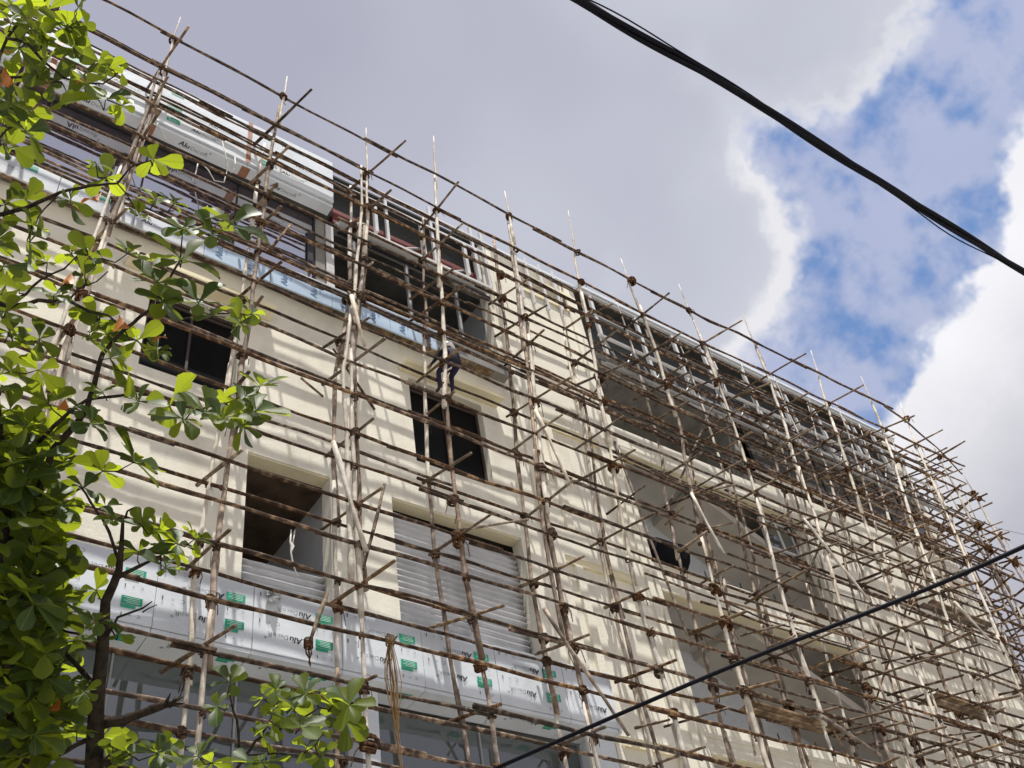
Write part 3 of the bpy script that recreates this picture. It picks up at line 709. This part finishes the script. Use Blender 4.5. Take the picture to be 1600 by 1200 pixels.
# lashings at the crossings
LM = []
for v in range(5):
    B = MB(); rr = random.Random(50+v)
    for q in range(4+v % 2):
        a0 = rr.uniform(-.5, .5); tilt = rr.uniform(-.9, .9); R0 = .046+rr.uniform(-.006, .008); h = (q-2)*.022
        n = 9; pts = []
        for k_ in range(n+1):
            a = 2*math.pi*k_/n; pts.append((R0*math.cos(a), R0*1.25*math.sin(a)-.02, h+tilt*.05*math.cos(a+a0)))
        B.tube(pts, .018, 4, False)
    for q in range(1+v % 3):
        a = rr.uniform(0, 6.28); B.tube([(.05*math.cos(a), .05*math.sin(a), 0), (.08*math.cos(a), .08*math.sin(a), -.06), (.07*math.cos(a), .09*math.sin(a), -.17-.08*rr.random())], .006, 4, False)
    LM.append(B.mesh('lashing', LASH, True))
spots = []
for i, c in enumerate(COLS):
    for z in OUT:
        if z < tops[i]-.1 and RS.random() < .82: x = colx(c, z); spots.append((x, YO-.02, rowz(z, x), 1.0))
    for z in INN:
        if RS.random() < .78: x = colx(c, z)+.02; spots.append((x, YI-.02, rowz(z, x), .95))
    for q in range(2):                 # bands where two poles overlap
        z = RS.uniform(7, 18); spots.append((colx(c, z), YO, z, .8))
for yy in (.9, 2.6, 4.3, 6.0):
    for z in OUT[4:-2:2]: spots.append((XS1+.05, yy, rowz(z, 24.5), .9))
def pd(p): return (Vector(p[:3])-CAM).length
spots.sort(key=pd)
vis = [p for p in spots if p[2] > 6.5]; rest = []
for n_, p in enumerate(vis):
    me = RS.choice(LM); s_ = p[3]*RS.choice((.6, .8, .9, 1, 1.1, 1.35)); rz = RS.uniform(0, 6.28)
    if n_ < 300:
        o = child('lashing', me); o.location = (p[0], p[1], p[2]); o.rotation_euler = (RS.uniform(-.3, .3), RS.uniform(-.3, .3), rz); o.scale = (s_, s_, s_*RS.uniform(.8, 1.3))
    else: rest.append((me, Matrix.Translation(p[:3]) @ Matrix.Rotation(rz, 4, 'Z') @ Matrix.Scale(s_, 4)))
if rest:
    B = MB()
    for me, M_ in rest:
        n = len(B.v); B.v += [tuple(M_ @ v.co) for v in me.vertices]
        for p in me.polygons: B.f.append(tuple(n+i_ for i_ in p.vertices)); B.mi.append(0)
    tag(child('lashings', B.mesh('lashings', LASH, True)), kind='stuff')

# ------------------------------------------------------------------ ropes and strings hung on the scaffold
def strands(name, top, bottom, n, spread, r, mt, label, cat, sub=9, seed=1):
    rr = random.Random(seed); B = MB(); top = Vector(top); bottom = Vector(bottom)
    for q in range(n):
        e = rr.uniform(.25, 1) if q else 1; p = []
        ox, oy = rr.uniform(-spread, spread), rr.uniform(-spread, spread)
        for k_ in range(sub+1):
            t = k_/sub*e; b = math.sin(min(1, t*1.6)*math.pi)*.9+.2
            j = noise.noise_vector(Vector((q*3.1, t*4, seed)))*spread*.35
            p.append(top.lerp(bottom, t)+Vector((ox*b, oy*b, 0))+j)
        B.tube(p, r, 4, False)
    for q in range(6): B.tube([top+Vector((.05*math.cos(a), .05*math.sin(a), .04-q*.02)) for a in [k_*.9 for k_ in range(8)]], r*1.3, 4, False)
    return tag(B.build(name, mt, None, True), label, cat)
t0 = on_y(609, 1000, -1.35)
strands('rope_bundle', t0, t0+Vector((.03, 0, -1.75)), 18, .07, .0045, COIR, 'bundle of golden coir rope hanging in long strands from a scaffold stick', 'rope', seed=3)
t1 = on_y(482, 1004, -1.1)
strands('rope_bundle', t1, t1+Vector((.02, 0, -.30)), 10, .04, .006, LASH, 'short frayed brown rope end dangling beside the leaning scaffold pole', 'rope', seed=5)
t2 = on_y(455, 828, -1.05)
B = MB().tube([t2, t2+Vector((-.01, 0, -.18)), t2+Vector((.02, 0, -.24)), t2+Vector((0, 0, -.33)), t2+Vector((.03, 0, -.5)), t2+Vector((.09, 0, -.66))], [.01, .012, .028, .012, .01, .006], 5)
B.tube([t2+Vector((.05, 0, .01)), t2+Vector((.02, 0, -.22))], .009, 5)
tag(B.build('string', ROPEW, None, True), 'pale knotted string tied to a ledger before the narrow shaded opening', 'string')
B = MB()
for (pts) in ([(345, 212), (352, 240), (356, 262), (350, 285), (335, 282), (325, 265), (315, 255)], [(352, 262), (362, 270), (368, 262), (367, 245)], [(310, 252), (306, 270), (300, 282)], [(246, 192), (252, 208), (262, 220)]):
    B.tube([on_y(u, v, -.55) for u, v in pts], .011, 5)
tag(B.build('rope', ROPEW, None, True), 'loops of white rope hanging under the printed roof panels', 'rope')

# ------------------------------------------------------------------ overhead cables
def cable(name, pix, z, strand, r, label, twist=0, ext=14):
    P = [on_z(u, v, z) for u, v in pix]
    d0 = (P[0]-P[1]).normalized(); d1 = (P[-1]-P[-2]).normalized()
    l0 = (P[0]-P[1]).length; l1 = (P[-1]-P[-2]).length
    P = [P[0]+d0*l0*q for q in range(int(ext/l0), 0, -1)]+P+[P[-1]+d1*l1*q for q in range(1, int(ext/l1)+1)]
    path = []                          # Catmull-Rom through the points
    for i in range(len(P)-1):
        a, b, c, d = P[max(i-1, 0)], P[i], P[i+1], P[min(i+2, len(P)-1)]
        n = max(4, int((c-b).length/.08))
        for k_ in range(n):
            t = k_/n; path.append(.5*((2*b)+(c-a)*t+(2*a-5*b+4*c-d)*t*t+(3*b-a-3*c+d)*t**3))
    path.append(P[-1])
    B = MB(); acc = 0
    for q in range(strand):
        pts = []; acc = 0
        for i, p in enumerate(path):
            if i: acc += (p-path[i-1]).length
            t = (path[min(i+1, len(path)-1)]-path[max(i-1, 0)]).normalized()
            u_ = t.cross(Vector((0, 0, 1))).normalized(); w_ = u_.cross(t)
            a = acc*twist+q*2*math.pi/max(1, strand); rr = r*.62 if strand > 1 else 0
            if strand > 1 and q == strand-1: rr = r*(1.05+1.1*max(0, math.sin(acc*2.3))**3); a = acc*twist*.5
            pts.append(p+(u_*math.cos(a)+w_*math.sin(a))*rr)
        B.tube(pts, (r if strand == 1 else r*.66) if not (strand > 1 and q == strand-1) else r*.20, 7, False)
    return tag(B.build(name, CABLE, None, True), label, 'cable')
cable('overhead_cable', [(800, -50), (905, 2), (1000, 57), (1150, 140), (1300, 238), (1450, 332), (1600, 424), (1680, 478)], 6.4, 4, .021, 'thick twisted black cable crossing the sky at the upper right', 2.6)
cable('overhead_cable', [(700, 1232), (790, 1194), (1000, 1102), (1200, 1018), (1400, 940), (1520, 890), (1620, 845)], 5.6, 1, .0185, 'slim black cable slanting up across the lower right of the scaffold')
p0, p1 = on_y(1548, 823, 4.0), on_y(1640, 842, 4.0)
tag(MB().tube([p0, p0.lerp(p1, .5)-Vector((0, 0, .05)), p1+(p1-p0)*3], .008, 5).build('thin_wire', CABLE), 'thin wire running off behind the far corner of the scaffold', 'wire')

# ------------------------------------------------------------------ worker sitting on a ledger
def worker():
    seat = on_y(711, 572, -1.0); seat.y = -1.0
    seat += Vector((0, 0, .02))
    root = empty('person', 'worker in white helmet, navy shirt and purple trousers sitting on a scaffold ledger', 'person', seat)
    V, Rr, E_ = [], [], []
    def j(x, y, z, r, par=None):
        V.append((x, y, z)); Rr.append(r)
        if par is not None: E_.append((par, len(V)-1))
        return len(V)-1
    pel = j(0, -.02, .10, .135); wa = j(0, -.01, .26, .125, pel); ch = j(0, .02, .42, .150, wa); nb = j(0, .08, .55, .070, ch)
    nk = j(0, .15, .61, .052, nb); hd = j(0, .18, .69, .085, nk); ht = j(0, .185, .79, .075, hd)
    for s in (-1, 1):
        hip = j(.10*s, .04, .08, .10, pel); kn = j(.17*s, .40, .10, .068, hip); an = j(.17*s, .42, -.32, .045, kn); hl = j(.17*s, .44, -.39, .042, an); j(.18*s, .57, -.41, .032, hl)
        sh = j(.19*s, .09, .50, .062, ch); el = j(.29*s, .30, .33, .045, sh); wr = j(.24*s, .52, .43, .030, el); pm = j(.23*s, .59, .45, .034, wr)
        for f_, (fx, fl) in enumerate(((-.033, .075), (-.012, .088), (.011, .082), (.032, .066))):
            k1 = j((.23*s)+fx, .63, .455, .010, pm); j((.23*s)+fx, .63+fl*.7, .43, .008, k1)
        t1 = j((.23*s)-.045*s, .60, .47, .011, pm); j((.23*s)-.06*s, .64, .48, .009, t1)
    me = bpy.data.meshes.new('body'); me.from_pydata(V, E_, [])
    o = bpy.data.objects.new('body', me); COL.objects.link(o)
    sk = o.modifiers.new('skin', 'SKIN'); sk.use_smooth_shade = True
    for i, sv in enumerate(me.skin_vertices[0].data): sv.radius = (Rr[i], Rr[i]); sv.use_root = (i == 0)
    sb = o.modifiers.new('sub', 'SUBSURF'); sb.levels = 1; sb.render_levels = 1
    dg = bpy.context.evaluated_depsgraph_get(); m2 = bpy.data.meshes.new_from_object(o.evaluated_get(dg)); bpy.data.objects.remove(o)
    for m_ in (mat('navy_shirt', (.010, .010, .020), .85, var=.25, scale=20), mat('purple_trousers', (.022, .016, .055), .85, var=.25, scale=20), mat('brown_skin', (.20, .11, .07), .55, var=.1), mat('sandal', (.03, .02, .02), .7)): m2.materials.append(m_)
    for p in m2.polygons:
        c = p.center
        p.material_index = 2 if (c.z > .58 and abs(c.x) < .12) or (c.y > .53 and c.z > .3) else 3 if c.z < -.36 else 1 if c.z < .06 or (c.y > .10 and c.z < .2) else 0
        p.use_smooth = True
    add('body', m2, root)
    B = MB(); hc = Vector((0, .16, .77))
    for k_ in range(5):                # helmet shell and brim
        pass
    rows = [(.140, -.05), (.134, .03), (.110, .09), (.066, .13), (.012, .145)]
    B.tube([hc+Vector((0, -.01*i, z)) for i, (r, z) in enumerate(rows)], [r for r, z in rows], 16)
    B.tube([hc+Vector((0, .012, -.056)), hc+Vector((0, .012, -.044))], [.172, .160], 18)
    root.scale = (.76, .76, .76)
    B.build('helmet', mat('white_helmet', (.80, .82, .84), .3, var=.03), root, True)
    B = MB()                           # nose, ears, eyes, hair
    B.tube([(0, .262, .72), (0, .285, .69), (0, .262, .675)], [.012, .016, .012], 6); B.tube([(-.088, .18, .70), (-.098, .175, .70)], .022, 6); B.tube([(.088, .18, .70), (.098, .175, .70)], .022, 6)
    B.build('face', MATS['brown_skin'], root, True)
    B = MB(); B.tube([(0, .14, .64), (0, .13, .69), (0, .14, .74)], [.05, .07, .075], 10); B.build('hair', mat('black_hair', (.012, .01, .01), .7), root, True)
worker()

# ------------------------------------------------------------------ tree in front
TD = 7.2
def dep(u, v): return TD + .9*(1-v/1200) 
TR = empty('tree', 'broad-leaved almond tree with bright green rosettes filling the left edge', 'tree')
def tp(u, v, dd=0): return on_d(u, v, dep(u, v)+dd)
base = tp(110, 1240); base.z = 0; TR.location = base
def tchild(name, me, par=TR):
    o = bpy.data.objects.new(name, me); COL.objects.link(o); o.parent = par
    if par is TR: o.matrix_parent_inverse = Matrix.Translation(-base)
    return o
RT = random.Random(5)
NODES = []                             # (u, v, dd, point) of the branch network
def limb(pix, r0, r1, name='branch', dd0=0, dd1=0):
    P = []; n = len(pix)
    for i in range(n-1):
        (a, b), (c, d) = pix[i], pix[i+1]; m_ = max(2, int(math.hypot(c-a, d-b)/14))
        for k_ in range(m_):
            t = k_/m_; g = (i+t)/(n-1); P.append((a+(c-a)*t, b+(d-b)*t, dd0+(dd1-dd0)*g))
    P.append((*pix[-1], dd1)); pts, rad = [], []
    for i, (u, v, dd) in enumerate(P):
        g = i/(len(P)-1); u += RT.uniform(-1.2, 1.2); v += RT.uniform(-1.2, 1.2)
        p = tp(u, v, dd); pts.append(p); rad.append((r0+(r1-r0)*g)*RT.uniform(.9, 1.12)); NODES.append((u, v, dd, p))
    return tchild(name, MB().tube(pts, rad, 7).mesh(name, BARK, True))
# main stem to the ground, second stem on the left
pts = [base+Vector((0, 0, -.1)), base+Vector((.02, .03, 1.2)), base+Vector((.0, .0, 2.4)), tp(130, 1330), tp(146, 1230), tp(149, 1150), tp(152, 1090), tp(159, 1030), tp(163, 975), tp(165, 940), tp(178, 912), tp(186, 890), tp(190, 850), tp(192, 815)]
tchild('trunk', MB().tube(pts, [.13, .10, .09, .075, .066, .062, .052, .047, .042, .036, .032, .028, .018, .012], 9).mesh('trunk', BARK, True))
for u, v in ((146, 1230), (149, 1150), (152, 1090), (159, 1030), (163, 975), (165, 940), (178, 912), (186, 890), (192, 815)): NODES.append((u, v, 0, tp(u, v)))
pts = [base+Vector((-.02, 0, 1.6)), tp(60, 1290), tp(28, 1150), tp(14, 950), tp(4, 760), tp(-14, 580), tp(-26, 420), tp(-20, 240), tp(-8, 110)]
tchild('trunk', MB().tube(pts, [.07, .075, .07, .06, .05, .042, .034, .026, .014], 8).mesh('trunk', BARK, True))
for i in range(28): u = 28-50*i/27; v = 1150-1040*i/27; NODES.append((u, v, 0, tp(u, v)))
for pix, r0, r1 in (([(152, 1132), (190, 1126), (225, 1113), (250, 1104), (266, 1099)], .040, .026), ([(152, 1075), (115, 1035), (85, 1000), (68, 975)], .022, .008), ([(192, 815), (200, 800), (208, 792)], .011, .004), ([(192, 830), (189, 806)], .008, .003),
    ([(186, 900), (220, 885), (250, 868)], .02, .008), ([(188, 880), (170, 830), (150, 795), (125, 760)], .014, .008), ([(163, 1000), (185, 965), (222, 950), (238, 940)], .012, .004), ([(222, 956), (245, 945)], .006, .003), ([(163, 1010), (120, 990), (100, 985), (62, 978)], .012, .006),
    ([(60, 770), (85, 700), (120, 662), (136, 640), (147, 600), (160, 552), (195, 515), (232, 485), (255, 450), (280, 410)], .03, .008), ([(280, 410), (284, 385), (285, 356)], .007, .004), ([(14, 840), (60, 770)], .034, .03),
    ([(195, 515), (170, 492), (140, 486), (107, 470), (60, 470), (15, 478), (-20, 470)], .008, .02), ([(15, 476), (40, 459), (65, 435), (100, 420), (120, 400)], .014, .005), ([(107, 470), (125, 450), (150, 440), (170, 425)], .008, .004),
    ([(-24, 340), (5, 335), (42, 324), (93, 301), (142, 290), (184, 287), (205, 262), (236, 250)], .02, .005), ([(-20, 240), (10, 205), (30, 190)], .012, .005), ([(93, 301), (60, 340), (48, 365)], .006, .004), ([(184, 287), (210, 320), (240, 330), (270, 330)], .006, .004),
    ([(-10, 120), (20, 120), (75, 122), (97, 130)], .014, .008), ([(10, 60), (40, 65), (67, 95), (100, 122), (130, 132), (160, 130), (180, 120)], .014, .005), ([(-10, 110), (10, 60), (40, 20), (70, 0), (110, -20)], .014, .006), ([(130, 132), (150, 150), (158, 160)], .006, .004),
    ([(110, 642), (137, 625), (165, 620), (192, 617), (232, 617), (255, 628), (300, 640), (350, 632), (395, 612)], .014, .004), ([(60, 690), (110, 642)], .018, .014), ([(232, 485), (280, 500), (330, 490), (380, 490)], .010, .004), ([(285, 356), (320, 350), (356, 346)], .006, .004),
    ([(149, 1180), (230, 1230), (300, 1240), (370, 1200), (400, 1157), (457, 1130), (497, 1107), (535, 1110)], .03, .005), ([(375, 1195), (374, 1160), (371, 1125), (361, 1100), (357, 1075)], .012, .006), ([(385, 1180), (430, 1178), (470, 1180), (492, 1165)], .008, .004), ([(410, 1148), (425, 1120), (432, 1090)], .007, .004),
    ([(147, 1200), (170, 1180), (200, 1175)], .012, .005), ([(149, 1150), (90, 1180), (30, 1190)], .02, .012)):
    limb(pix, r0, r1, dd0=RT.uniform(-.02, .02), dd1=RT.uniform(-.25, .25))
# the dead stub's ragged end
e = tp(266, 1099); B = MB()
for q in range(7): B.tube([e+Vector((RT.uniform(-.03, .03), RT.uniform(-.03, .03), RT.uniform(-.02, .02))), e+Vector((RT.uniform(-.02, .10), RT.uniform(-.04, .04), RT.uniform(.0, .07)))], [.016, .004], 5)
tchild('broken_stub', B.mesh('broken_stub', BARK, True))
CL = [(15,10,28),(22,27,24),(50,45,26),(76,15,26),(90,36,20),(107,42,20),(122,10,22),(122,36,16),(30,75,30),(65,70,22),(70,105,22),(115,75,26),(125,60,14),(55,110,14),(80,130,24),(105,146,24),(155,96,20),(170,106,20),(190,112,16),(135,132,24),(165,155,34),(190,165,16),(20,130,26),(15,160,24),(40,180,26),(42,206,26),(5,225,18),(240,250,24),(150,256,17),(166,278,20),
 (8,320,22),(40,312,20),(110,312,22),(50,352,22),(46,378,26),(56,408,16),(74,410,16),(112,396,17),(140,396,22),(160,404,17),(200,396,24),(243,314,22),(272,318,20),(216,336,20),(286,358,26),(360,350,36),(284,406,38),(332,366,24),
 (15,520,28),(34,535,24),(62,530,22),(20,582,28),(60,578,26),(96,462,17),(30,452,17),(84,462,20),(132,432,18),(152,498,22),(246,442,28),(256,472,36),(310,474,36),(332,494,32),(376,504,22),(394,490,18),(166,522,24),(214,532,26),(246,548,20),(172,560,26),(200,582,22),(140,520,16),
 (15,640,28),(40,670,32),(75,630,26),(76,682,32),(130,642,22),(142,662,22),(100,722,26),(60,745,32),(210,722,32),(160,736,20),(130,762,22),(95,790,32),(60,802,28),(160,612,18),(216,628,26),(266,634,34),(286,655,28),(322,644,28),(346,654,26),(372,634,28),(396,644,32),(406,604,28),(382,664,26),(246,832,26),(262,862,26),(278,850,22),(305,842,18),(180,812,20),(165,792,18),(222,822,17),(216,862,26),(258,888,24),
 (30,930,28),(100,942,30),(150,922,22),(150,972,22),(185,992,17),(130,1002,24),(60,1002,30),(110,1092,24),(132,1082,20),(100,1122,26),(120,1142,24),(160,1152,24),(176,1168,24),(202,1178,24),(190,1195,22),(246,1178,28),(262,1168,22),(360,1068,30),(340,1104,22),(310,1182,20),(332,1192,22),(392,1192,20),
 (430,1078,18),(410,1092,22),(440,1096,26),(460,1106,22),(476,1086,22),(500,1078,15),(520,1102,28),(545,1102,28),(540,1126,26),(470,1136,32),(500,1142,24),(426,1132,22),(410,1152,22),(410,1192,26),(502,1182,24),(480,1166,18)]
DARK = []
for q in range(165):
    v = RT.uniform(690, 1230); umax = 45+50*min(1, max(0, (v-690)/160)) if v < 900 else 95+12*math.sin(v/40)
    DARK.append((RT.uniform(-45, umax), v, RT.uniform(26, 36)))
for q in range(16): DARK.append((RT.uniform(-45, 45), RT.uniform(-20, 700), RT.uniform(20, 28)))
LEAVES = []                            # (matrix, orange, size in pixels)
def leaf_geo(seed):
    rr = random.Random(seed); B = MB(); rows = [(0, .015), (.14, .045), (.34, .13), (.58, .24), (.78, .295), (.92, .255), (1.0, .12)]
    dr = rr.uniform(.05, .32); fold = rr.uniform(.04, .16); tw = rr.uniform(-.2, .2); wv_ = rr.uniform(0, 6)
    pr = None
    for (t, w) in rows:
        w *= rr.uniform(.86, 1.12); z = -dr*t*t; c = math.cos(tw*t); s_ = math.sin(tw*t)
        e1 = fold*w/.3+.02*math.sin(wv_+t*9); e2 = fold*w/.3+.02*math.cos(wv_+t*8)
        r_ = [(-w*c, t, z+e1-w*s_), (0, t, z), (w*c, t, z+e2+w*s_)]
        if pr:
            B.quad(pr[0], pr[1], r_[1], r_[0]); B.quad(pr[1], pr[2], r_[2], r_[1])
        pr = r_
    me = B.mesh('leaf', LEAF); bm = bmesh.new(); bm.from_mesh(me); bmesh.ops.remove_doubles(bm, verts=bm.verts, dist=1e-5); bm.to_mesh(me); bm.free()
    uvl = me.uv_layers.new(name='UVMap'); T_ = [(0, .015), (.14, .045), (.34, .13), (.58, .24), (.78, .285), (.92, .225), (1.0, .07)]
    for lp in me.loops: co = me.vertices[lp.vertex_index].co; uvl.data[lp.index].uv = (co.x+.5, co.y)
    me.polygons.foreach_set('use_smooth', [True]*len(me.polygons)); return me
LG = [leaf_geo(q) for q in range(10)]
LGO = [l.copy() for l in LG[:4]]
for l in LGO: l.materials.clear(); l.materials.append(LEAFO)
TW = MB()
def near(u, v):
    best = min(NODES, key=lambda n: (n[0]-u)**2+(n[1]-v)**2*1.0); return best
def cluster(u, v, L, n, dd, lean=None):
    p = tp(u, v, dd); b = near(u, v); q = b[3]
    mid = p.lerp(q, .5)+Vector((RT.uniform(-.03, .03), RT.uniform(-.03, .03), -.02-.08*(p-q).length))
    if (p-q).length > .04: TW.tube([q, mid, p], [.0065, .005, .0038], 5, False)
    NODES.append((u, v, dd, p))
    ax = (p-mid).normalized()*.8+Vector((0, 0, .75)); ax.normalize()
    s = L*1.6*(dep(u, v)+dd)/F; a0 = RT.uniform(0, 6.28)
    o1 = ax.orthogonal().normalized(); o2 = ax.cross(o1)
    for k_ in range(n):
        a = a0+2.4*k_; el = RT.uniform(-.35, .75)
        d = ((o1*math.cos(a)+o2*math.sin(a))*math.cos(el)+ax*math.sin(el)).normalized()
        side = d.cross(ax); side = side.normalized() if side.length > .05 else o1
        side = (side+Vector((RT.uniform(-.35, .35), RT.uniform(-.35, .35), RT.uniform(-.35, .35)))); side = (side-d*side.dot(d)).normalized()
        up = side.cross(d); sc_ = s*RT.uniform(.55, 1.25)
        M_ = Matrix((( side.x, d.x, up.x, p.x), (side.y, d.y, up.y, p.y), (side.z, d.z, up.z, p.z), (0, 0, 0, 1))) @ Matrix.Scale(sc_, 4)
        LEAVES.append((M_, False, sc_/(dep(u, v)+dd)))
for (u, v, L) in sorted(CL, key=lambda c: (near(c[0], c[1])[0]-c[0])**2+(near(c[0], c[1])[1]-c[1])**2):
    cluster(u, v, L, RT.choice((5, 6, 7, 8)) if L > 17 else RT.choice((4, 5)), RT.uniform(-.5, .4))
for (u, v, L) in DARK: cluster(u, v, L, RT.choice((5, 6, 7)), RT.uniform(-.7, .9))
for (u, v, L) in ((158, 300, 36), (186, 492, 34), (258, 522, 30), (8, 76, 34), (6, 105, 34), (132, 125, 26), (95, 1090, 24), (112, 425, 26), (102, 622, 24)):
    p = tp(u, v, -.3); s = L*1.25*dep(u, v)/F; d = Vector((RT.uniform(-.35, .35), RT.uniform(-.35, .35), -1)).normalized(); side = Vector((.8, -.55, .1)); side = (side-d*side.dot(d)).normalized(); up = side.cross(d)
    LEAVES.append((Matrix(((side.x, d.x, up.x, p.x), (side.y, d.y, up.y, p.y), (side.z, d.z, up.z, p.z), (0, 0, 0, 1))) @ Matrix.Scale(s, 4), True, 9))
tag(tchild('twigs', TW.mesh('twigs', BARK, True)), kind='stuff')
LEAVES.sort(key=lambda l: -l[2])
B = MB(); single = []; UVS = []
for n_, (M_, orange, _) in enumerate(LEAVES):
    me = RT.choice(LGO if orange else LG)
    if n_ < 300: single.append((me, M_, orange))
    else:
        n = len(B.v); B.v += [tuple(M_ @ v.co) for v in me.vertices]
        for p in me.polygons:
            B.f.append(tuple(n+i_ for i_ in p.vertices)); B.mi.append(0)
            for li in p.loop_indices: UVS += list(me.uv_layers[0].data[li].uv)
cm = B.mesh('crown', LEAF, True); cm.uv_layers.new(name='UVMap').data.foreach_set('uv', UVS)
crown = tag(tchild('crown', cm), kind='stuff')
for me, M_, orange in single:
    o = bpy.data.objects.new('leaf', me); COL.objects.link(o); o.parent = crown; o.matrix_basis = M_
    if orange: o['label'] = 'old leaf turned orange'
print('poles', npole, 'ledgers', nl, 'putlogs', npu, 'lashings', len(vis), 'leaves', len(LEAVES))
